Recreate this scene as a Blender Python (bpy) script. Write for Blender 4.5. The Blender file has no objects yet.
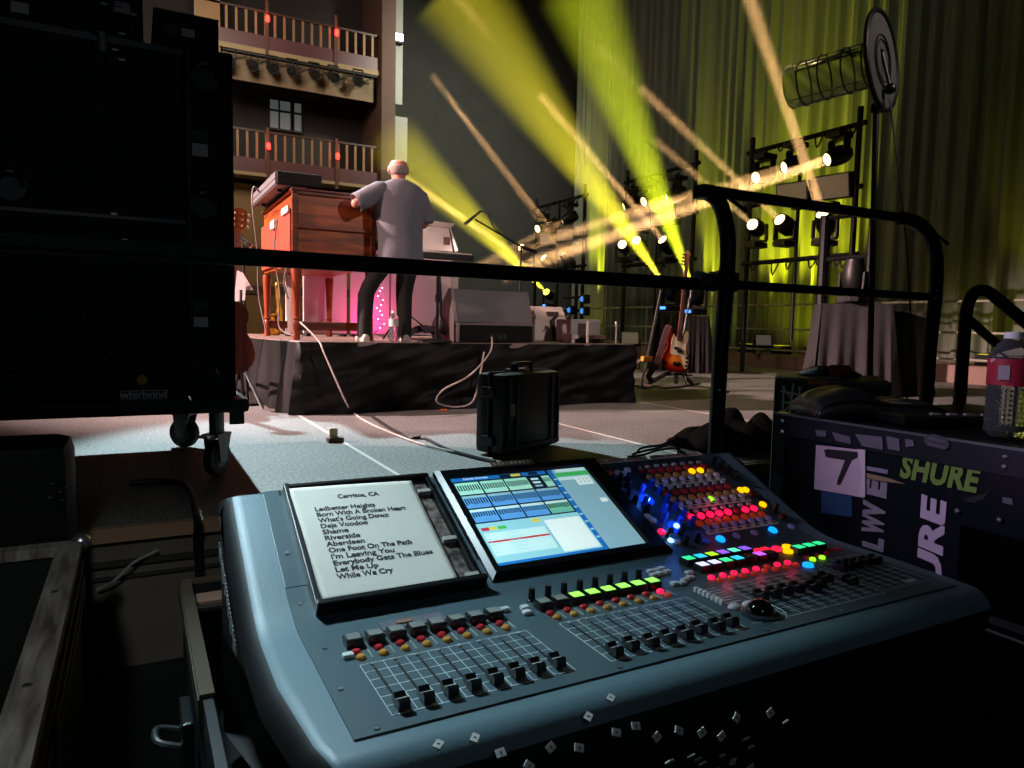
import bpy, bmesh, math, random
from mathutils import Vector, Matrix, Quaternion, noise
random.seed(7)
sc = bpy.context.scene
COL = sc.collection

# ------------------------------------------------------------------ camera
F = 710.0; PITCH = math.radians(4.75); ROLL = math.radians(1.23); YAW = math.radians(28); CAMZ = 0.77
fw = Vector((math.sin(YAW)*math.cos(PITCH), math.cos(YAW)*math.cos(PITCH), -math.sin(PITCH)))
r0 = Vector((math.cos(YAW), -math.sin(YAW), 0)); u0 = r0.cross(fw)
rt = r0*math.cos(ROLL) + u0*math.sin(ROLL); up = -r0*math.sin(ROLL) + u0*math.cos(ROLL)
CAM = Vector((0, 0, CAMZ))
cd = bpy.data.cameras.new('camera'); cam = bpy.data.objects.new('camera', cd); COL.objects.link(cam)
cam.matrix_world = Matrix(((rt.x, up.x, -fw.x, 0), (rt.y, up.y, -fw.y, 0), (rt.z, up.z, -fw.z, CAMZ), (0, 0, 0, 1)))
cd.sensor_width = 36; cd.lens = F/1024*36; cd.clip_start = 0.02; cd.clip_end = 100
sc.camera = cam

# ------------------------------------------------------------------ world, exposure, large lights
w = bpy.data.worlds.new('dark_hall'); sc.world = w; w.use_nodes = True
w.node_tree.nodes['Background'].inputs[0].default_value = (0.55, 0.75, 0.8, 1)
w.node_tree.nodes['Background'].inputs[1].default_value = 0.0035
sc.view_settings.view_transform = 'Standard'; sc.view_settings.look = 'None'
sc.view_settings.gamma = 1.0; sc.view_settings.use_curve_mapping = False
sc.view_settings.exposure = 0.0
try:
    sc.cycles.use_light_tree = True; sc.cycles.transparent_max_bounces = 48
    sc.cycles.use_denoising = True
    sc.cycles.volume_bounces = 0
    sc.cycles.sample_clamp_indirect = 4
    sc.cycles.caustics_reflective = False; sc.cycles.caustics_refractive = False
except Exception: pass

def ray(x, y): return fw + rt*((x-512)/F) - up*((y-384)/F)
def onz(x, y, Z): d = ray(x, y); return CAM + d*((Z-CAMZ)/d.z)
def ony(x, y, Y): d = ray(x, y); return CAM + d*(Y/d.y)
def onx(x, y, X): d = ray(x, y); return CAM + d*(X/d.x)
def dep(x, y, D): return CAM + ray(x, y)*D
def onpl(x, y, o, n):
    d = ray(x, y); return CAM + d*((o-CAM).dot(n)/d.dot(n))

def light(kind, name, loc, target, energy, color, **kw):
    l = bpy.data.lights.new(name, kind); o = bpy.data.objects.new(name, l); COL.objects.link(o)
    o.location = loc; l.energy = energy; l.color = color
    if target is not None:
        d = Vector(target) - Vector(loc)
        o.rotation_mode = 'QUATERNION'; o.rotation_quaternion = d.to_track_quat('-Z', 'Y')
    for k, v in kw.items(): setattr(l, k, v)
    return o

R = math.radians
# cool stage wash from across the stage: pool on the near floor, shadows towards the viewer
light('SPOT', 'cool_stage_spot', (0.2, 12.0, 8.2), (1.15, 3.75, 0), 8500, (0.72, 0.95, 1.0), spot_size=R(19), spot_blend=0.35, shadow_soft_size=0.12)
# front-of-house wash, pinkish white, from the audience side
light('SPOT', 'house_wash_spot', (-8.5, 9.5, 6.5), (2.6, 6.9, 0.9), 24000, (1.0, 0.66, 0.62), spot_size=R(32), spot_blend=0.6, shadow_soft_size=0.15)
light('SPOT', 'house_low_wash', (-9.0, 5.0, 7.0), (3.6, 6.8, 0.0), 6000, (1.0, 0.62, 0.52), spot_size=R(26), spot_blend=0.8, shadow_soft_size=0.2)
# work light above the desk, out of frame to the left
light('SPOT', 'desk_work_light', (-0.1, 1.45, 1.4), (0.17, 0.82, 0.40), 84, (0.66, 0.9, 1.0), spot_size=R(59), spot_blend=1.0, shadow_soft_size=0.06)
light('SPOT', 'low_work_light', (-0.45, 0.25, 1.7), (-0.22, 1.9, -0.15), 42, (0.92, 0.97, 1.0), spot_size=R(46), spot_blend=0.9, shadow_soft_size=0.08)
# added fills, no fixture known: rack front, road case, then organ and wedge
light('SPOT', 'viewer_side_fill', (-0.6, -2.2, 2.6), (0.0, 2.0, 0.4), 17, (0.85, 0.95, 1.0), spot_size=R(75), spot_blend=0.8, shadow_soft_size=0.25)
light('SPOT', 'case_fill', (-0.7, 1.9, 1.75), (1.55, 0.80, 0.62), 135, (0.80, 0.68, 1.0), spot_size=R(24), spot_blend=0.9, shadow_soft_size=0.1)
light('SPOT', 'organ_front_fill', (5.2, -2.5, 5.5), (2.7, 6.5, 1.0), 1050, (1.0, 0.82, 0.76), spot_size=R(31), spot_blend=0.8, shadow_soft_size=0.2)
# added fills: far wing wall greyed in place of haze, curtain top lifted
light('SPOT', 'wing_haze_fill', (8.2, 12.5, 9.0), (8.3, 22.5, 5.2), 3600, (1.0, 0.96, 0.80), spot_size=R(80), spot_blend=1.0, shadow_soft_size=.5)
light('SPOT', 'curtain_top_fill', (4.0, 8.0, 11.0), (13, 11.5, 7.5), 150, (0.75, 0.95, 0.75), spot_size=R(60), spot_blend=1.0, shadow_soft_size=.4)
# house lights on the balconies
light('AREA', 'house_light', (1.0, 13.5, 7.5), (3.0, 18.5, 4.3), 300, (1.0, 0.82, 0.68), size=2.0)

# ------------------------------------------------------------------ materials
def lin(c):
    if isinstance(c, str):
        c = c.lstrip('#'); c = [int(c[i:i+2], 16)/255 for i in (0, 2, 4)]
        return tuple(x/12.92 if x <= .04045 else ((x+.055)/1.055)**2.4 for x in c)
    return tuple(c)
MC = {}
def P(name, col, rough=0.5, metal=0.0, var=0.12, scale=8.0, bump=0.0, bscale=60.0, emit=None, es=0.0, trans=0.0, ior=1.45, alpha=None, spec=None, sheen=0):
    if name in MC: return MC[name]
    m = bpy.data.materials.new(name); m.use_nodes = True; nt = m.node_tree; b = nt.nodes['Principled BSDF']
    c = lin(col)
    tc = nt.nodes.new('ShaderNodeTexCoord')
    nz = nt.nodes.new('ShaderNodeTexNoise'); nz.inputs['Scale'].default_value = scale; nz.inputs['Detail'].default_value = 4
    nt.links.new(tc.outputs['Object'], nz.inputs['Vector'])
    mx = nt.nodes.new('ShaderNodeMix'); mx.data_type = 'RGBA'
    mx.inputs[6].default_value = (*[x*(1-var) for x in c], 1); mx.inputs[7].default_value = (*[min(1, x*(1+var)) for x in c], 1)
    nt.links.new(nz.outputs['Fac'], mx.inputs[0]); nt.links.new(mx.outputs[2], b.inputs['Base Color'])
    b.inputs['Roughness'].default_value = rough; b.inputs['Metallic'].default_value = metal
    if spec is not None: b.inputs['Specular IOR Level'].default_value = spec
    if bump:
        n2 = nt.nodes.new('ShaderNodeTexNoise'); n2.inputs['Scale'].default_value = bscale; n2.inputs['Detail'].default_value = 3
        nt.links.new(tc.outputs['Object'], n2.inputs['Vector'])
        bp = nt.nodes.new('ShaderNodeBump'); bp.inputs['Strength'].default_value = bump; bp.inputs['Distance'].default_value = 0.01
        nt.links.new(n2.outputs['Fac'], bp.inputs['Height']); nt.links.new(bp.outputs['Normal'], b.inputs['Normal'])
    if emit is not None:
        m.cycles.emission_sampling = 'NONE' if es < .6 or not name.startswith('screen') else 'AUTO'
        b.inputs['Emission Color'].default_value = (*lin(emit), 1); b.inputs['Emission Strength'].default_value = es
    if trans: b.inputs['Transmission Weight'].default_value = trans; b.inputs['IOR'].default_value = ior
    if sheen: b.inputs['Sheen Weight'].default_value = sheen
    if alpha is not None: b.inputs['Alpha'].default_value = alpha
    MC[name] = m; return m
def glow(name, col, es, base=None): return P(name, base or col, 0.4, var=0.05, emit=col, es=es)

def wood_mat(name, c1, c2, rough=0.35, scale=3.0, axis=2):
    if name in MC: return MC[name]
    m = bpy.data.materials.new(name); m.use_nodes = True; nt = m.node_tree; b = nt.nodes['Principled BSDF']
    tc = nt.nodes.new('ShaderNodeTexCoord'); mp = nt.nodes.new('ShaderNodeMapping')
    s = [1.0, 1.0, 1.0]; s[axis] = 9.0; mp.inputs['Scale'].default_value = s
    nt.links.new(tc.outputs['Object'], mp.inputs['Vector'])
    n = nt.nodes.new('ShaderNodeTexNoise'); n.inputs['Scale'].default_value = scale; n.inputs['Detail'].default_value = 8; n.inputs['Distortion'].default_value = 0.6
    nt.links.new(mp.outputs[0], n.inputs['Vector'])
    cr = nt.nodes.new('ShaderNodeValToRGB'); cr.color_ramp.elements[0].position = .35; cr.color_ramp.elements[1].position = .68
    cr.color_ramp.elements[0].color = (*lin(c1), 1); cr.color_ramp.elements[1].color = (*lin(c2), 1)
    nt.links.new(n.outputs['Fac'], cr.inputs[0]); nt.links.new(cr.outputs[0], b.inputs['Base Color'])
    b.inputs['Roughness'].default_value = rough; MC[name] = m; return m

def speckle_mat(name, c1, c2, scale, rough=0.6, big=None):
    if name in MC: return MC[name]
    m = bpy.data.materials.new(name); m.use_nodes = True; nt = m.node_tree; b = nt.nodes['Principled BSDF']
    tc = nt.nodes.new('ShaderNodeTexCoord')
    n = nt.nodes.new('ShaderNodeTexNoise'); n.inputs['Scale'].default_value = scale; n.inputs['Detail'].default_value = 2
    nt.links.new(tc.outputs['Object'], n.inputs['Vector'])
    cr = nt.nodes.new('ShaderNodeValToRGB'); cr.color_ramp.elements[0].position = .38; cr.color_ramp.elements[1].position = .62
    cr.color_ramp.elements[0].color = (*lin(c1), 1); cr.color_ramp.elements[1].color = (*lin(c2), 1)
    nt.links.new(n.outputs['Fac'], cr.inputs[0]); src = cr.outputs[0]
    if big:
        n2 = nt.nodes.new('ShaderNodeTexNoise'); n2.inputs['Scale'].default_value = 1.3; n2.inputs['Detail'].default_value = 5
        nt.links.new(tc.outputs['Object'], n2.inputs['Vector'])
        r2 = nt.nodes.new('ShaderNodeValToRGB'); r2.color_ramp.elements[0].position = .42; r2.color_ramp.elements[1].position = .6
        r2.color_ramp.elements[0].color = (big, big, big, 1); r2.color_ramp.elements[1].color = (1, 1, 1, 1)
        nt.links.new(n2.outputs['Fac'], r2.inputs[0])
        mx = nt.nodes.new('ShaderNodeMix'); mx.data_type = 'RGBA'; mx.blend_type = 'MULTIPLY'; mx.inputs[0].default_value = 1
        nt.links.new(src, mx.inputs[6]); nt.links.new(r2.outputs[0], mx.inputs[7]); src = mx.outputs[2]
    nt.links.new(src, b.inputs['Base Color']); b.inputs['Roughness'].default_value = rough
    MC[name] = m; return m

BLACK = P('black_paint', '#0c0d0e', 0.45, var=0.3); BLACKM = P('black_matte', '#0a0a0b', 0.8, var=0.3)
BLACKT = P('black_tube_paint', '#08090a', 0.48, var=0.25, spec=.3); BLACKP = P('black_plastic', '#0d0e10', 0.35, var=0.2)
BCLOTH = P('black_cloth', '#040405', 0.9, var=0.25, bump=0.3, bscale=30, spec=.08)
STEEL = P('steel', '#b4b6b8', 0.3, 0.9, var=0.15); DSTEEL = P('dark_steel', '#4a4d50', 0.4, 0.8, var=0.2)
CHROME = P('chrome', '#d0d0d0', 0.18, 1.0, var=0.05); RUBBER = P('rubber', '#0b0b0b', 0.7, var=0.2)
WHITE = P('white_paint', '#d8d2cf', 0.5, var=0.06); PAPER = P('paper', '#d6d2c6', 0.8, var=0.05, scale=20)

# ------------------------------------------------------------------ mesh builder
ROOT = {}
class MB:
    def __init__(self): self.bm = bmesh.new(); self.mi = 0
    def _f(self, vs):
        try:
            f = self.bm.faces.new(vs); f.material_index = self.mi; return f
        except ValueError: return None
    def poly(self, pts): return self._f([self.bm.verts.new(p) for p in pts])
    def box(self, c, s, M=None, bev=0.0):
        n0 = len(self.bm.verts)
        hx, hy, hz = s[0]/2, s[1]/2, s[2]/2
        T = Matrix.Translation(c) @ (M.to_4x4() if M else Matrix.Identity(4))
        vs = [self.bm.verts.new(T @ Vector((x*hx, y*hy, z*hz))) for x in (-1, 1) for y in (-1, 1) for z in (-1, 1)]
        fs = [self._f([vs[i] for i in q]) for q in ((0, 1, 3, 2), (4, 6, 7, 5), (0, 4, 5, 1), (2, 3, 7, 6), (0, 2, 6, 4), (1, 5, 7, 3))]
        if bev > 0:
            es = set(e for f in fs for e in f.edges)
            bmesh.ops.bevel(self.bm, geom=list(es), offset=bev, segments=2, affect='EDGES', profile=0.6, material=-1)
        return self
    def bx(self, x0, x1, y0, y1, z0, z1, bev=0.0):
        return self.box(((x0+x1)/2, (y0+y1)/2, (z0+z1)/2), (abs(x1-x0), abs(y1-y0), abs(z1-z0)), bev=bev)
    def loft(self, rings, closed=True, cap=True):
        rv = [[self.bm.verts.new(p) for p in r] for r in rings]; n = len(rv[0])
        for a, b in zip(rv, rv[1:]):
            for i in range(n if closed else n-1):
                j = (i+1) % n; self._f([a[i], a[j], b[j], b[i]])
        if cap and closed: self._f(rv[0][::-1]); self._f(rv[-1])
        return self
    def cyl(self, a, b, r, r2=None, n=14, cap=True):
        a = Vector(a); b = Vector(b); d = (b-a)
        if d.length < 1e-7: return self
        q = d.to_track_quat('Z', 'Y'); r2 = r if r2 is None else r2
        ring = lambda c, rr: [c + q @ Vector((rr*math.cos(2*math.pi*i/n), rr*math.sin(2*math.pi*i/n), 0)) for i in range(n)]
        return self.loft([ring(a, r), ring(b, r2)], cap=cap)
    def tube(self, pts, r, n=8, smooth=0, rs=None):
        pts = [Vector(p) for p in pts]
        if smooth and len(pts) > 2:
            out = []
            for i in range(len(pts)-1):
                p0 = pts[max(i-1, 0)]; p1 = pts[i]; p2 = pts[i+1]; p3 = pts[min(i+2, len(pts)-1)]
                for k in range(smooth):
                    t = k/smooth
                    out.append(0.5*((2*p1)+(p2-p0)*t+(2*p0-5*p1+4*p2-p3)*t*t+(3*p1-p0-3*p2+p3)*t**3))
            out.append(pts[-1]); pts = out
        rings = []; prev = None
        for i, p in enumerate(pts):
            t = (pts[min(i+1, len(pts)-1)] - pts[max(i-1, 0)]).normalized()
            if prev is None:
                a = Vector((0, 0, 1)) if abs(t.z) < .9 else Vector((1, 0, 0)); x = t.cross(a).normalized()
            else: x = (prev - t*prev.dot(t)).normalized()
            prev = x; y = t.cross(x)
            rr = r if rs is None else rs[min(len(rs)-1, int(i/max(1, len(pts)-1)*(len(rs)-1)+.5))]
            rings.append([p + x*rr*math.cos(2*math.pi*k/n) + y*rr*math.sin(2*math.pi*k/n) for k in range(n)])
        return self.loft(rings)
    def lathe(self, prof, o=(0, 0, 0), axis=(0, 0, 1), n=20, cap=True):
        q = Vector(axis).to_track_quat('Z', 'Y'); o = Vector(o)
        return self.loft([[o + q @ Vector((max(r, 1e-4)*math.cos(2*math.pi*i/n), max(r, 1e-4)*math.sin(2*math.pi*i/n), z)) for i in range(n)] for r, z in prof], cap=cap)
    def ext(self, pts, d):                       # extrude a planar polygon by vector d
        d = Vector(d); a = [self.bm.verts.new(p) for p in pts]; b = [self.bm.verts.new(Vector(p)+d) for p in pts]; n = len(a)
        self._f(a[::-1]); self._f(b)
        for i in range(n): self._f([a[i], a[(i+1) % n], b[(i+1) % n], b[i]])
        return self
    def grid(self, fn, nu, nv, thick=None):
        vs = [[self.bm.verts.new(fn(i/nu, j/nv)) for j in range(nv+1)] for i in range(nu+1)]
        for i in range(nu):
            for j in range(nv): self._f([vs[i][j], vs[i+1][j], vs[i+1][j+1], vs[i][j+1]])
        return self
    def sph(self, c, r, s=(1, 1, 1), n=14, M=None):
        c = Vector(c); M = M or Matrix.Identity(3)
        m = n//2; rings = []
        for j in range(m+1):
            a = -math.pi/2 + math.pi*j/m; rr = max(math.cos(a), 1e-3)
            rings.append([c + M @ Vector((r*s[0]*rr*math.cos(2*math.pi*i/n), r*s[1]*rr*math.sin(2*math.pi*i/n), r*s[2]*math.sin(a))) for i in range(n)])
        return self.loft(rings)
    def parts(self, name, mat, parent, smooth=False):
        """every separate piece becomes a part of its own"""
        bm = self.bm; seen = set(); out = []
        bmesh.ops.remove_doubles(bm, verts=bm.verts, dist=1e-6); bm.faces.ensure_lookup_table()
        for f0 in bm.faces:
            if f0 in seen: continue
            isl = []; stack = [f0]; seen.add(f0)
            while stack:
                f = stack.pop(); isl.append(f)
                for v in f.verts:
                    for g in v.link_faces:
                        if g not in seen: seen.add(g); stack.append(g)
            m = MB(); vm = {}
            for f in isl:
                for v in f.verts:
                    if v not in vm: vm[v] = m.bm.verts.new(v.co)
                m._f([vm[v] for v in f.verts])
            out.append(m)
        bm.free()
        return [m.build(name, mat, parent, smooth) for m in out]
    def build(self, name, mat, parent=None, smooth=False, world=True, solid=0.0, base=None):
        bm = self.bm
        bmesh.ops.remove_doubles(bm, verts=bm.verts, dist=1e-6)
        bmesh.ops.recalc_face_normals(bm, faces=bm.faces)
        M = ROOT.get(parent.name) if parent else (Matrix.Translation(base) if base is not None else None)
        if world and M is not None: bm.transform(M.inverted())
        me = bpy.data.meshes.new(name); bm.to_mesh(me); bm.free()
        for m in (mat if isinstance(mat, (list, tuple)) else [mat]): me.materials.append(m)
        if smooth:
            for p in me.polygons: p.use_smooth = True
            me.set_sharp_from_angle(angle=math.radians(38))
        o = bpy.data.objects.new(name, me); COL.objects.link(o)
        if parent: o.parent = parent; ROOT[o.name] = M if M is not None else Matrix.Identity(4)
        elif base is not None: o.location = base; ROOT[o.name] = M
        else: ROOT[o.name] = Matrix.Identity(4)
        if solid:
            md = o.modifiers.new('thickness', 'SOLIDIFY'); md.thickness = solid; md.offset = 0
        return o

def tag(o, label, cat, group=None, kind=None):
    o['label'] = label; o['category'] = cat
    if group: o['group'] = group
    if kind: o['kind'] = kind
    return o
def thing(name, label, cat, loc=(0, 0, 0), rz=0.0, group=None):
    o = bpy.data.objects.new(name, None); COL.objects.link(o); o.empty_display_size = 0.1
    o.location = loc; o.rotation_euler = (0, 0, rz)
    ROOT[o.name] = Matrix.Translation(loc) @ Matrix.Rotation(rz, 4, 'Z')
    return tag(o, label, cat, group)
def struct(name, mb, mat, parent=None, smooth=False, solid=0):
    o = mb.build(name, mat, parent, smooth, solid=solid)
    o['kind'] = 'structure'
    return o
def dup(root, loc, rz=None, label=None, group=None):
    r = root.copy(); COL.objects.link(r); r.location = loc
    if rz is not None: r.rotation_euler = (0, 0, rz)
    if label: r['label'] = label
    if group: r['group'] = group
    ROOT[r.name] = Matrix.Translation(loc) @ Matrix.Rotation(r.rotation_euler.z, 4, 'Z')
    for ch in list(root.children):
        c = ch.copy(); COL.objects.link(c); c.parent = r; ROOT[c.name] = ROOT[r.name]
        for g in ch.children:
            d = g.copy(); COL.objects.link(d); d.parent = c; ROOT[d.name] = ROOT[r.name]
    return r
def text(body, size, mat, parent, origin, ux, uy, name='lettering', ext=0.0006, bold=0.0, xs=1.0, align='CENTER', shear=0.0, spacing=1.0, line=1.0, width=None):
    """letters lying in the plane (ux, uy) at origin, world coordinates"""
    c = bpy.data.curves.new(name, 'FONT'); c.body = body; c.size = size; c.align_x = align; c.align_y = 'CENTER'
    c.offset = bold; c.extrude = ext; c.shear = shear; c.space_character = spacing; c.space_line = line; c.resolution_u = 3
    t = bpy.data.objects.new('tmp', c); COL.objects.link(t)
    dg = bpy.context.evaluated_depsgraph_get(); me = bpy.data.meshes.new_from_object(t.evaluated_get(dg))
    bpy.data.objects.remove(t); bpy.data.curves.remove(c)
    if width:
        vx = [v.co.x for v in me.vertices]; xs = width/(max(vx)-min(vx))
    ux = Vector(ux).normalized(); uy = Vector(uy).normalized(); n = ux.cross(uy); o = Vector(origin)
    T = Matrix(((ux.x*xs, uy.x, n.x, o.x), (ux.y*xs, uy.y, n.y, o.y), (ux.z*xs, uy.z, n.z, o.z), (0, 0, 0, 1)))
    M = ROOT[parent.name]; me.transform(M.inverted() @ T)
    me.name = name; me.materials.clear(); me.materials.append(mat)
    ob = bpy.data.objects.new(name, me); COL.objects.link(ob); ob.parent = parent; ROOT[ob.name] = M
    return ob
def lerp(a, b, t): return a + (b-a)*t
def mix(a, b, t): return Vector(a)*(1-t) + Vector(b)*t
X3, Y3, Z3 = Vector((1, 0, 0)), Vector((0, 1, 0)), Vector((0, 0, 1))
LOWZ = -0.55

# ================================================================== SETTING
EDGE = 2.95
FLOORM = speckle_mat('stage_floor_grey', '#5a5c5c', '#8d8f8e', 60, 0.62, big=0.86)
BROWNW = wood_mat('brown_boards', '#3a2620', '#5a4038', 0.5, 1.5, 1)
struct('stage_floor', MB().bx(-9, 16, EDGE, 24, -0.06, 0), FLOORM)
struct('trim_stage_nosing', MB().bx(-9, 16, EDGE-0.03, EDGE-0.0005, -0.055, -0.002), P('nosing_wood', '#b08a6c', 0.5, var=.25))
struct('wall_stage_fascia', MB().bx(-9, 16, EDGE+0.005, EDGE+0.05, LOWZ, -0.061), P('fascia_paint', '#6e685c', 0.6, var=.25))
struct('trim_fascia_batten', MB().bx(-9, 16, EDGE-0.018, EDGE+0.004, -0.15, -0.132).bx(-9, 16, EDGE-0.012, EDGE+0.004, -0.2, -0.19), P('batten_paint', '#3c3a34', 0.5, var=.25))
struct('floor_lower', MB().bx(-9, 16, -4, EDGE+0.05, LOWZ-0.06, LOWZ), P('lower_floor_paint', '#171a1b', 0.6, var=.3))
# white seam tapes between the floor sheets
TAPE = P('white_tape', '#cfcac4', 0.6, var=.08)
mb = MB()
for x in (1.165, 2.95, 4.62): mb.bx(x-0.012, x+0.012, EDGE+0.3, 5.85 if x < 4 else 9.5, 0.0004, 0.0014)
mb.bx(2.9, 12, 2.965, 2.995, 0.0004, 0.0014)
struct('trim_seam_tape', mb, TAPE)
# house wall across the stage with two tiers of boxes
HY = 18.05
HB = P('house_brown', '#4a3428', 0.7, var=.2); MAROON = P('maroon_panel', '#4e2f33', 0.45, var=.1); GOLDW = P('gold_wall', '#7a5c34', 0.6, var=.15)
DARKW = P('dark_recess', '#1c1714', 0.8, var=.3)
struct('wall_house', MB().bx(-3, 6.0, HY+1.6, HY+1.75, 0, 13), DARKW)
struct('wall_house_lower', MB().bx(-3, 5.85, HY+0.5, HY+0.6, 0, 4.05), GOLDW)
struct('trim_house_dado', MB().bx(-3, 5.85, HY+0.47, HY+0.499, 2.35, 2.55).bx(-3, 5.85, HY+0.47, HY+0.499, 1.4, 1.6), HB)
struct('pillar_house', MB().bx(5.62, 5.98, HY-0.15, HY+1.6, 0, 13), HB)
struct('pillar_house_gold', MB().bx(1.36, 1.86, HY+0.02, HY+0.5, 6.6, 13), GOLDW)
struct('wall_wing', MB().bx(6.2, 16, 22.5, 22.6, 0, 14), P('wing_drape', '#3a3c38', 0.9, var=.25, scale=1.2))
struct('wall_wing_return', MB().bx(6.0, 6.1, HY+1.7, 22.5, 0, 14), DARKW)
def balcony(label, zr, zt, zb, soff, lamps):
    t = thing('balcony', label, 'balcony', (3.2, HY, zb), group='tiers of house boxes')
    MB().bx(1.34, 5.6, HY, HY+0.09, zb, zt).build('fascia', MAROON, t)
    MB().bx(1.34, 5.6, HY+0.02, HY+0.08, zr-0.05, zr).build('top_rail', P('rail_wood', '#3b2a22', .4), t)
    MB().bx(1.34, 5.6, HY+0.1, HY+1.58, zb, zb+0.12).build('deck', HB, t)
    MB().bx(1.34, 5.6, HY-0.02, HY+0.8, soff, zb-0.004).build('soffit', P('soffit_tan', '#8a7a58', .7, var=.15), t)
    first = None
    for k in range(20):
        x = 1.35 + k*0.215
        if first is None: first = MB().bx(x-0.028, x+0.028, HY+0.035, HY+0.065, zt, zr-0.051).build('baluster', P('baluster_tan', '#7a6040', .5, var=.2), t)
        else:
            c = first.copy(); COL.objects.link(c); c.parent = t; c.location = (k*0.215, 0, 0); ROOT[c.name] = ROOT[t.name]
    return t
balcony('lower house balcony with tan balusters and maroon front, just above the organ', 5.24, 4.57, 4.24, 4.16, None)
balcony('upper house balcony with maroon front and small spotlights hung beneath it', 7.98, 7.41, 7.10, 6.98, None)
# lighting bar under the upper tier
bt = thing('lighting_bar', 'lighting bar strung with cables under the upper balcony', 'lighting bar', (3.4, HY-0.1, 6.8))
MB().cyl((1.9, HY-0.12, 6.9), (5.5, HY-0.12, 6.9), 0.025).build('pipe', DSTEEL, bt)
MB().bx(1.9, 5.5, HY+0.15, HY+0.2, 6.35, 6.93).build('backing_panel', P('panel_tan', '#6e5d44', .7, var=.3), bt)
mb = MB()
for k in range(7):
    x = 1.95+k*.49; mb.tube([(x, HY-0.14, 6.9), (x+.15, HY-0.15, 6.72-.05*(k % 2)), (x+.35, HY-0.15, 6.76), (x+.56, HY-0.14, 6.9)], 0.012, 5, 5)
mb.parts('cable', BLACKM, bt)
def par(label, loc, aim):
    t = thing('spotlight', label, 'spotlight', loc, group='small spotlights under the upper balcony')
    L = Vector(loc)
    MB().bx(L.x-.13, L.x-.115, L.y-.03, L.y+.03, L.z-.28, L.z+.02).bx(L.x+.115, L.x+.13, L.y-.03, L.y+.03, L.z-.28, L.z+.02).bx(L.x-.13, L.x+.13, L.y-.03, L.y+.03, L.z+.0, L.z+.02).build('yoke', BLACKM, t)
    d = Vector(aim).normalized(); c = L - Z3*.25
    MB().lathe([(.05, -.18), (.1, -.15), (.11, .1), (.125, .13), (.125, .17), (.1, .17), (.09, .13)], c, d, 14).build('lamp_body', BLACKM, t, True)
    MB().lathe([(.095, .135), (.05, .145), (0, .15)], c, d, 14).build('lens', P('lens_dim', '#141414', .3), t, True)
for k, (px, lab) in enumerate(((230, 'first from the left'), (252, 'second from the left'), (272, 'third from the left'), (292, 'the middle one of seven'), (314, 'third from the right'), (333, 'second from the right'), (358, 'last, beside the house pillar'))):
    par('small black spotlight under the upper balcony, '+lab, ony(px, 49+(px-225)*.16, HY-.12).xyz, (.15*(k % 3-1), -1, -.5))
# window behind the lower tier
a = ony(269, 98, HY+1.55); b = ony(302, 133, HY+1.55)
wn = MB().bx(a.x, b.x, HY+1.55, HY+1.57, b.z, a.z); wn = struct('window_1', wn, P('window_lit', '#6e7272', .2, emit='#8a9494', es=.20))
mb = MB()
for f in (0, .30, .70, 1): x = lerp(a.x, b.x, f); mb.bx(x-.02, x+.02, HY+1.52, HY+1.549, b.z, a.z)
mb.bx(lerp(a.x, b.x, .70)-.05, lerp(a.x, b.x, .70)+.05, HY+1.52, HY+1.549, b.z, a.z)
for f in (0, .62, 1): z = lerp(b.z, a.z, f); mb.bx(a.x-.02, b.x+.02, HY+1.515, HY+1.549, z-.025, z+.025)
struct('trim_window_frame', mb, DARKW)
# red lamps on the balcony fronts
def redlamp(label, px, py, z0):
    p = ony(px, py, HY-.06)
    t = thing('wall_lamp', label, 'lamp', (p.x, HY-.05, p.z), group='red lamps on the balcony fronts')
    MB().bx(p.x-.035, p.x+.035, HY-.05, HY-.002, z0, p.z+.45).build('bracket_post', P('post_brown', '#4a2c1a', .5), t)
    MB().lathe([(.03, -.07), (.05, -.04), (.05, .05), (.03, .08)], (p.x, HY-.13, p.z), (0, 0, 1), 12).build('lamp_shade', glow('red_lamp', '#ff2a20', 7), t, True)
    light('POINT', 'red_lamp_light', (p.x, HY-.3, p.z+.1), None, 3.5, (1, .08, .05), shadow_soft_size=.06)
redlamp('red lamp on the lower balcony front, left one, under the window', 268, 147, 4.0)
redlamp('red lamp on the lower balcony front, right one, near the pillar', 337, 157, 4.05)
redlamp('red lamp on the upper balcony front, left one', 267, 20, 6.9)
redlamp('red lamp on the upper balcony front, right one', 336, 34, 7.0)
# lit translucent proscenium panel with a bright lamp
p0 = ony(387, -20, 18.4); p1 = ony(403, 105, 18.4); p2 = ony(390, 115, 18.4); p3 = ony(407, 168, 18.4)
struct('pillar_lit_panel', MB().bx(p0.x, p1.x-.02, 18.4, 18.5, p1.z, p0.z).bx(p2.x-.02, p3.x, 18.4, 18.5, p3.z-.6, p2.z), P('lit_panel', '#6a6a62', .5, var=.15, scale=2, emit='#a0a090', es=.14))
pl = ony(394, 37, 18.3)
t = thing('wall_lamp', 'bright white lamp on the pale lit pillar beside the balconies', 'lamp', pl)
MB().bx(pl.x-.2, pl.x+.24, 18.24, 18.398, pl.z-.14, pl.z+.1).build('housing', BLACKM, t)
MB().bx(pl.x-.17, pl.x+.21, 18.19, 18.238, pl.z-.09, pl.z+.07).build('lens', glow('lamp_white', '#fffdf4', 9), t)

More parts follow.
